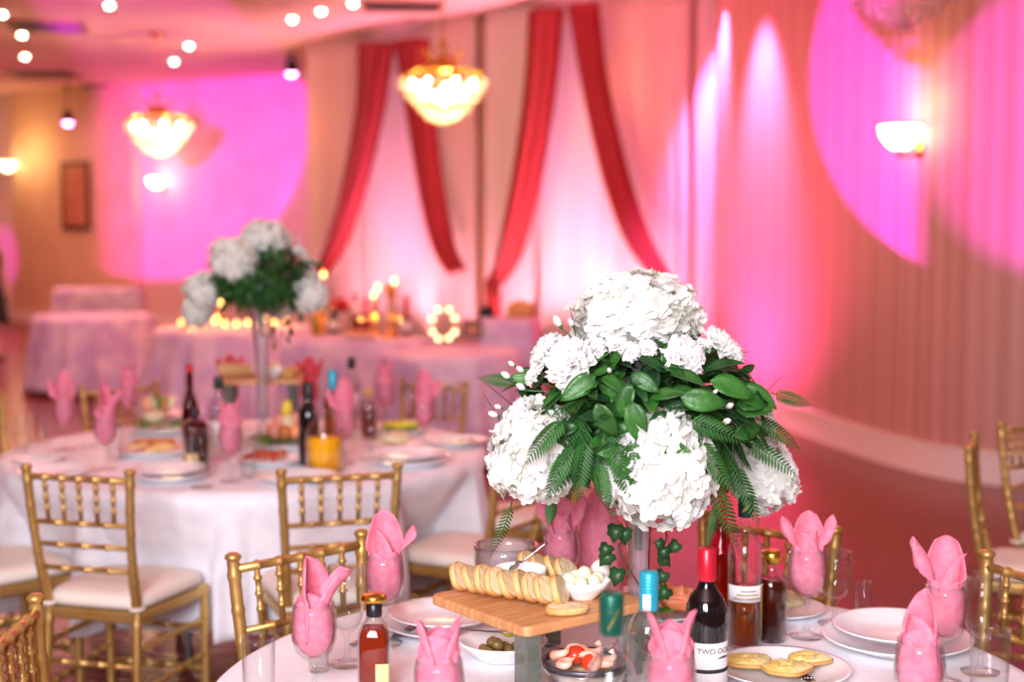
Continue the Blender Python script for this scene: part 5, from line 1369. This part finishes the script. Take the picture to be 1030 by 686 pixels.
# drinks
t = bottle('orange_drink_bottle', 'far bottle of orange drink at the end of the drinks table', far(320, 337), [(0, 0), (.055, 0), (.06, .006), (.06, .13), (.05, .16), (.02, .19), (.018, .23), (.022, .235)], M['bottle'], liq_m=M['juice'], level=.8, cap=[(.022, .225), (.023, .228), (.023, .25), (0, .252)], capm=M['capblack'], n=18)
t = bottle('brown_bottle', 'far dark brown bottle with pale label next to the orange drink', far(336, 336), [(0, 0), (.04, 0), (.043, .006), (.043, .12), (.02, .17), (.016, .22), (.018, .225)], M['dark_glass'], cap=[(.018, .215), (.019, .218), (.019, .24), (0, .24)], capm=M['brass'], n=18)
band(t, .0435, .04, .11, FR - 1, FR + 1, M['paper'])
t = bottle('pink_bottle', 'far pink bottle with red neck past the gold goblet', far(409, 338), [(0, 0), (.04, 0), (.043, .006), (.043, .14), (.02, .19), (.016, .28), (.018, .285)], M['bottle'], liq_m=M['rose_liq'], level=.5, cap=foil(.020, .15, .32), capm=M['capred'], n=18)
band(t, .0435, .04, .12, FR - 1, FR + 1, M['paper'])
t = bottle('clear_bottle', 'far clear bottle with dark cap in the middle of the drinks table', far(358, 337), [(0, 0), (.04, 0), (.043, .006), (.043, .18), (.02, .22), (.016, .31), (.018, .315)], M['bottle'], liq_m=M['gold_liq'], level=.5, cap=foil(.02, .27, .335), capm=M['capblack'], n=18)
t = bottle('wax_sealed_bottle', 'far bottle with red seal by the candle flames', far(368, 335), [(0, 0), (.04, 0), (.043, .006), (.043, .16), (.02, .2), (.016, .27), (.018, .275)], M['bottle'], liq_m=M['rose_liq'], level=.6, cap=foil(.021, .2, .3), capm=M['capred'], n=18)
# fruit and pastries along the table
x, y, z = far(361, 341); plate.put((x, y, z), 0, 'far plate of golden pastries on the drinks table', scale=1.1)
for k in range(7):
    a = 2 * PI * k / 6; r = .07 if k < 6 else 0
    o = MB().ball((0, 0, 0), .032, 12, 8, sc=(1, 1, .7), jit=.15, seed=k).build('pastry', M['pastry'] if k % 2 else M['orange'], loc=(x + r * math.cos(a), y + r * math.sin(a), z + .042)); tag(o, 'far golden pastry on the plate between the drinks bottles', 'pastry', 'pastries on the drinks table')
# red flowers behind the bottles
t = thing('red_flowers', 'far small vase of red flowers behind the dark brown bottle', 'flowers', far(341, 333))
MB().lathe([(0, 0), (.035, 0), (.03, .1), (.04, .15), (.036, .15), (.026, .1), (0, .01)], 16).build('vase', M['white'], t)
for k in range(6):
    a = k * 1.05; MB().ball((.05 * math.cos(a), .05 * math.sin(a), .21 + .03 * (k % 2)), .04, 12, 8, jit=.3, seed=k).build('flower', M['capred'], t)
mb = MB()
for k in range(6): leaf(mb, (0, 0, .14), (math.cos(k * 1.05), math.sin(k * 1.05), .8), (0, 0, 1), .09, .04)
mb.build('leaves', M['leaf'], t, solid=.001)
# light-bulb frame
p = far(446, 344); t = thing('marquee_frame', 'square frame ringed with glowing bulbs on the lace tables', 'lighted frame', p, .1)
ring = [(-.075, .04), (-.075, .19), (-.04, .235), (.045, .235), (.082, .19), (.082, .04), (.045, 0.004), (-.04, .004)]
mb = MB()
for (a, c) in zip(ring, ring[1:] + ring[:1]):
    mb.tube([(a[0], 0, a[1] + .012), (c[0], 0, c[1] + .012)], .012, 8)
mb.build('frame_bar', M['wood'], t)
for (x, z) in [(-.085, .07), (-.088, .165), (-.04, .235), (.045, .235), (.085, .17), (.085, .065), (.04, .02), (-.04, .015)]:
    MB().ball((x, -.02, z + .012), .02, 12, 8).build('bulb', M['marquee'], t)
# lantern box, pink bow, things on the cake table
p = far(475, 340); t = thing('photo_box', 'small dark framed box behind the pink ribbon on the round lace table', 'framed box', (p[0], p[1], p[2]), .1)
mb = MB()
for (x0, z0, x1, z1) in ((-.075, 0, .075, .02), (-.075, .12, .075, .14), (-.075, 0, -.055, .14), (.055, 0, .075, .14)): mb.box(x0, -.03, z0, x1, .03, z1)
mb.build('box_frame', M['frame_wood'], t, smooth=False, bevel=.003)
MB().box(-.055, -.01, .02, .055, .01, .12).build('box_panel', M['mirror_panel'], t, smooth=False)
p = far(472, 350); t = thing('ribbon_bow', 'bright pink ribbon bow on the round lace table', 'ribbon', (p[0], p[1], p[2]), 0)
for k in range(6):
    a = PI * k / 5
    MB().surf(lambda u, v: (math.cos(a) * (.02 + .07 * math.sin(PI * v)) + .02 * (u - .5) * math.sin(a), -.02 + .05 * (u - .5), .01 + .06 * math.sin(PI * v) * (.5 + .5 * math.sin(a)) + .02 * math.cos(6 * v)), 5, 12).build('loop', M['pink'], t, solid=.003)
p = far(524, 319, .905); t = thing('bread_basket', 'orange-brown loaf in a basket on the small square table', 'bread', (p[0], p[1], .905), -.2)
MB().lathe([(0, 0), (.11, 0), (.13, .05), (.125, .05), (.1, .008), (0, .008)], 28, Matrix.Diagonal((1, .6, 1, 1))).build('basket', M['pastry'], t)
MB().ball((0, 0, .074), .12, 20, 10, sc=(1, .58, .55), jit=.08, seed=2).build('loaf', M['crust'], t)
p = far(490, 319, .905); t = thing('black_handbag', 'small black bag on the cake table by the red tail', 'bag', (p[0], p[1], .905), .2)
MB().surf(lambda u, v: (.07 * (1 - .35 * v) * math.copysign(abs(math.cos(2 * PI * u)) ** .5, math.cos(2 * PI * u)), .035 * (1 - .5 * v) * math.copysign(abs(math.sin(2 * PI * u)) ** .5, math.sin(2 * PI * u)), .085 * v), 28, 6, closed=True).build('bag_body', M['black_cloth'], t, solid=.004)
MB().tube([(-.04, 0, .08), (-.03, 0, .12), (.03, 0, .12), (.04, 0, .08)], .006, 8).build('handle', M['black_cloth'], t)

# ================================================================== PERSON at the edge
def person(loc, rz):
    t = thing('person', 'person in a knee-length black dress standing at the picture edge', 'person', loc, rz)
    vs, es, rs = [], [], []
    def ch(pts, parent=None):
        last = parent
        for p, r in pts:
            vs.append(p); rs.append(r); i = len(vs) - 1
            if last is not None: es.append((last, i))
            last = i
        return last
    pel = ch([((0, 0, .93), (.14, .1))])
    ch_ = ch([((0, 0, 1.05), (.115, .085)), ((0, .01, 1.2), (.13, .1)), ((0, 0, 1.33), (.13, .09))], pel)
    nk = ch([((0, 0, 1.41), (.055, .055)), ((0, .01, 1.47), (.05, .05))], ch_)
    ch([((0, .015, 1.54), (.072, .085)), ((0, .01, 1.62), (.078, .095)), ((0, 0, 1.69), (.05, .06))], nk)
    for s in (-1, 1):
        w = ch([((s * .17, 0, 1.36), (.05, .05)), ((s * .205, -.02, 1.1), (.038, .038)), ((s * .215, .05, .87), (.025, .03))], ch_)
        h = ch([((s * .215, .07, .80), (.018, .034))], w)
        for k in range(4):
            ch([((s * (.213 + .004 * (k == 0)), .045 + .018 * k, .745), (.0085, .0085)), ((s * .207, .048 + .018 * k, .715 + .006 * abs(k - 1.5)), (.008, .008)), ((s * .198, .05 + .018 * k, .692 + .008 * abs(k - 1.5)), (.006, .006))], h)
        ch([((s * .20, .105, .79), (.010, .010)), ((s * .19, .118, .765), (.0085, .0085))], h)
        ch([((s * .085, 0, .8), (.085, .085)), ((s * .09, .01, .48), (.055, .055)), ((s * .09, -.02, .3), (.052, .055)), ((s * .09, -.01, .09), (.034, .036)), ((s * .09, .1, .035), (.036, .025))], pel)
    me = bpy.data.meshes.new('body'); me.from_pydata(vs, es, []); o = bpy.data.objects.new('body', me); COL.objects.link(o); o.parent = t
    me.materials.append(M['skin'])
    md = o.modifiers.new('skin', 'SKIN'); me.skin_vertices.new() if not me.skin_vertices else None
    for i, r in enumerate(rs): me.skin_vertices[0].data[i].radius = r
    me.skin_vertices[0].data[0].use_root = True; md.use_smooth_shade = True
    o.modifiers.new('sub', 'SUBSURF').render_levels = 2
    def dress(u, v):
        a = 2 * PI * u; z = 1.36 - .90 * v
        pr = [(0, .155, .10), (.15, .155, .118), (.33, .125, .095), (.48, .165, .125), (.7, .20, .16), (1, .25, .2)]
        for (v0, a0, b0_), (v1, a1, b1_) in zip(pr, pr[1:]):
            if v <= v1 + 1e-6: k = (v - v0) / (v1 - v0); rx, ry = a0 + (a1 - a0) * k, b0_ + (b1_ - b0_) * k; break
        f = 1 + .05 * max(0, v - .5) * math.sin(9 * a)
        return (rx * f * math.cos(a), ry * f * math.sin(a), z)
    MB().surf(dress, 40, 20, closed=True).build('dress', M['black_cloth'], t, solid=.006)
    MB().surf(lambda u, v: (.1 * math.cos(2 * PI * u) * math.sin(.2 + 1.9 * v) * .95, -.02 + .115 * math.sin(2 * PI * u) * math.sin(.2 + 1.9 * v) - .05 * v, 1.745 - .30 * v), 24, 12, closed=True).build('hair', M['hair'], t, solid=.01)
    for s in (-1, 1):
        MB().ball((s * .09, .05, .035), .04, 14, 8, sc=(1, 2.6, .9)).build('shoe', M['black_cloth'], t)
        MB().ball((s * .028, .105, 1.625), .011, 10, 6).build('eye', M['white'], t)
    MB().ball((0, .118, 1.59), .014, 10, 6, sc=(.8, 1.1, 1.5)).build('nose', M['skin'], t)
    MB().ball((0, .105, 1.548), .018, 10, 6, sc=(1.2, .5, .4)).build('mouth', M['tomato'], t)
    return t
person((-6.47, 17.6, 0), -2.2)
# ================================================================== LIGHT
def lamp(kind, name, loc, energy, col, **kw):
    l = bpy.data.lights.new(name, kind); l.energy = energy; l.color = srgb(col)[:3]
    for k, v in kw.items():
        if k not in ('aim',): setattr(l, k, v)
    o = bpy.data.objects.new(name, l); COL.objects.link(o); o.location = loc
    if 'aim' in kw: o.rotation_euler = (Vector(kw['aim']) - Vector(loc)).to_track_quat('-Z', 'Y').to_euler()
    return o
W = bpy.data.worlds.new('hall'); SC.world = W; W.use_nodes = True
bg = W.node_tree.nodes['Background']; bg.inputs[0].default_value = srgb('#ffc4c0'); bg.inputs[1].default_value = .22
# bounced flash and wide area lamps added overhead to fill the hall
lamp('AREA', 'flash_bounce', (-.8, -2.0, 2.65), 465, '#f8f6ff', size=1.9, aim=(-.1, 4.0, .6))
for (x, y, e) in ((-2.5, 5.0, 15), (1.6, 6.8, 62), (-2, 9.5, 80), (-5, 13.5, 110), (-7.5, 20.5, 170)):
    lamp('AREA', 'overhead_fill', (x, y, 3.96), e, '#ffa69c', size=2.0, aim=(x, y, 0))
# chandeliers and wall lamps
for c, e in ((CHA, 110), (CHB, 60)): lamp('POINT', 'chandelier_light', c.location + Vector((0, 0, .1)), e, '#ffd8a0', shadow_soft_size=.25)
lamp('POINT', 'sconce_light', (SCN[0] - .25, SCN[1] - .12, SCN[2] + .22), 9, '#ffc98a', shadow_soft_size=.08)
for p, e in ((LAMPB, 7), (LAMPC, 22)): lamp('POINT', 'sconce_light', (p.x, p.y - .45, p.z + .2), e, '#ffc98a', shadow_soft_size=.08)
# lamps behind the sheer drapes
for px, py, e in ((330, 130, 14), (640, 85, 16)):
    p = dr(px, py, -.10); lamp('POINT', 'drape_lamp', p, e, '#ffb060', shadow_soft_size=.06)
# pink uplights in front of the drapes
def up(px, e, col, z=.15, off=.75, size=1.3, tz=3.2):
    p = dr(px, 231, off); q = dr(px, 231, .1)
    lamp('SPOT', 'uplight', (p.x, p.y, z), e, col, spot_size=size, spot_blend=1, shadow_soft_size=.08, aim=(q.x, q.y, tz))
for px, e in ((352, 200), (402, 300), (455, 200), (515, 240), (565, 320), (605, 320), (655, 160)): up(px, e, '#ffa6c0', size=1.5, tz=2.4)
for px, e in ((385, 200), (575, 260)): up(px, e, '#ff6ae0', size=.9)
p = dr(712, 231, .5)
lamp('SPOT', 'corner_wash', (p.x, p.y, 3.9), 1500, '#ff86e8', spot_size=.8, spot_blend=1, shadow_soft_size=.05, aim=(dr(714, 231, .1).x, dr(714, 231, .1).y, 1.6))
# downlight washing the start of the striped wall
a, o_ = rw_at(762)
lamp('SPOT', 'wall_wash', (a.x - o_.x * .55, a.y - o_.y * .55, 3.95), 1500, '#ff78cc', spot_size=.95, spot_blend=1, shadow_soft_size=.05, aim=(a.x, a.y, 2.2))
lamp('SPOT', 'wall_wash', (a.x - o_.x * 1.1, a.y - o_.y * 1.1, .2), 600, '#ff3c90', spot_size=2.2, spot_blend=1, shadow_soft_size=.05, aim=(a.x, a.y, 1.6))
# magenta projector behind the camera
PJ = Vector((-1.35, -3, 2.0))
def beam(az, el, half, e, col='#ff3cf0', blend=.05, soft=.004):
    a, b_ = math.radians(az), math.radians(el)
    lamp('SPOT', 'magenta_beam', PJ, e, col, spot_size=2 * math.radians(half), spot_blend=blend, shadow_soft_size=soft, aim=PJ + Vector((math.sin(a), math.cos(a), math.tan(b_))))
beam(20.9, 3.1, 6.5, 44000, col='#f23cff')
beam(-9.5, 2.9, 5.6, 45000)
PJ = Vector((-1.0, -3, 1.9))
beam(20.6, 1.6, 4.6, 9000, blend=.4, col='#f23cff')
PJ = Vector((-1.9, -3, 1.6))
beam(-14.7, -.9, 1.3, 22000, blend=.3)
PJ = Vector((-1.35, -3, 2.0))
st = thing('added_beam_cutter', 'unseen black stage light added to cut the magenta beams with its barn doors', 'stage light', PJ)  # added out of view; its doors trim the magenta beams
MB().tube([(0, -.10, 0), (0, -.10, -1.2)], .018, 10).tube([(0, -.10, -1.1), (.35, -.3, -2.0)], .013, 8).tube([(0, -.10, -1.1), (-.35, -.3, -2.0)], .013, 8).tube([(0, -.10, -1.1), (0, .28, -2.0)], .013, 8).build('stand', M['capblack'], st)
MB().lathe([(0, .05), (.10, .05), (.11, .10), (.11, .32), (.08, .36), (0, .37)], 24, Matrix.Rotation(PI / 2, 4, 'X')).build('housing', M['capblack'], st)
for a0, a1 in ((-24, -11.6), (18.1, 30)):
    x0, x1 = .42 * math.tan(math.radians(a0)), .42 * math.tan(math.radians(a1))
    xo = x0 if a0 < 0 else x1 - .004
    MB().box(x0, .42, -.11, x1, .424, .11).box(xo, -.06, -.11, xo + .004, .424, .11).build('beam_flag', M['capblack'], st, smooth=False)
# candle light
for px, py, e in ((195, 329, 5), (235, 329, 5), (275, 329, 5), (378, 336, 6)):
    p = at_z(px, py, TZ); lamp('POINT', 'candle_light', (p.x, p.y, TZ + .14), e, '#ffa850', shadow_soft_size=.03)
# pink pin spots
lamp('SPOT', 'pin_spot', SPA - Vector((-.0, -.02, .12)), 1100, '#ff5ad0', spot_size=.5, spot_blend=1, shadow_soft_size=.03, aim=(SPA.x - .13, SPA.y + .45, 1.2))
lamp('SPOT', 'pin_spot', SPB - Vector((0, 0, .14)), 500, '#ff6ae8', spot_size=.7, spot_blend=1, shadow_soft_size=.03, aim=(SPB.x - .1, 21.7, 1.8))
# ================================================================== CAMERA AND OUTPUT
cam = bpy.data.cameras.new('camera'); co = bpy.data.objects.new('camera', cam); COL.objects.link(co)
co.location = (0, 0, CH); co.rotation_euler = (PI / 2 - TH, 0, 0)
cam.sensor_fit = 'HORIZONTAL'; cam.sensor_width = 36; cam.lens = F / 1030 * 36
cam.dof.use_dof = True; cam.dof.focus_distance = 2.7; cam.dof.aperture_fstop = 2.1
SC.camera = co
vs_ = SC.view_settings; SC.display_settings.display_device = 'sRGB'
vs_.view_transform = 'Standard'; vs_.look = 'None'; vs_.gamma = 1; vs_.use_curve_mapping = False; vs_.exposure = 0.0
cy = SC.cycles
cy.use_denoising = True; cy.max_bounces = 10; cy.diffuse_bounces = 4; cy.glossy_bounces = 4; cy.transparent_max_bounces = 32; cy.transmission_bounces = 6
cy.caustics_reflective = False; cy.caustics_refractive = False; cy.sample_clamp_indirect = 6
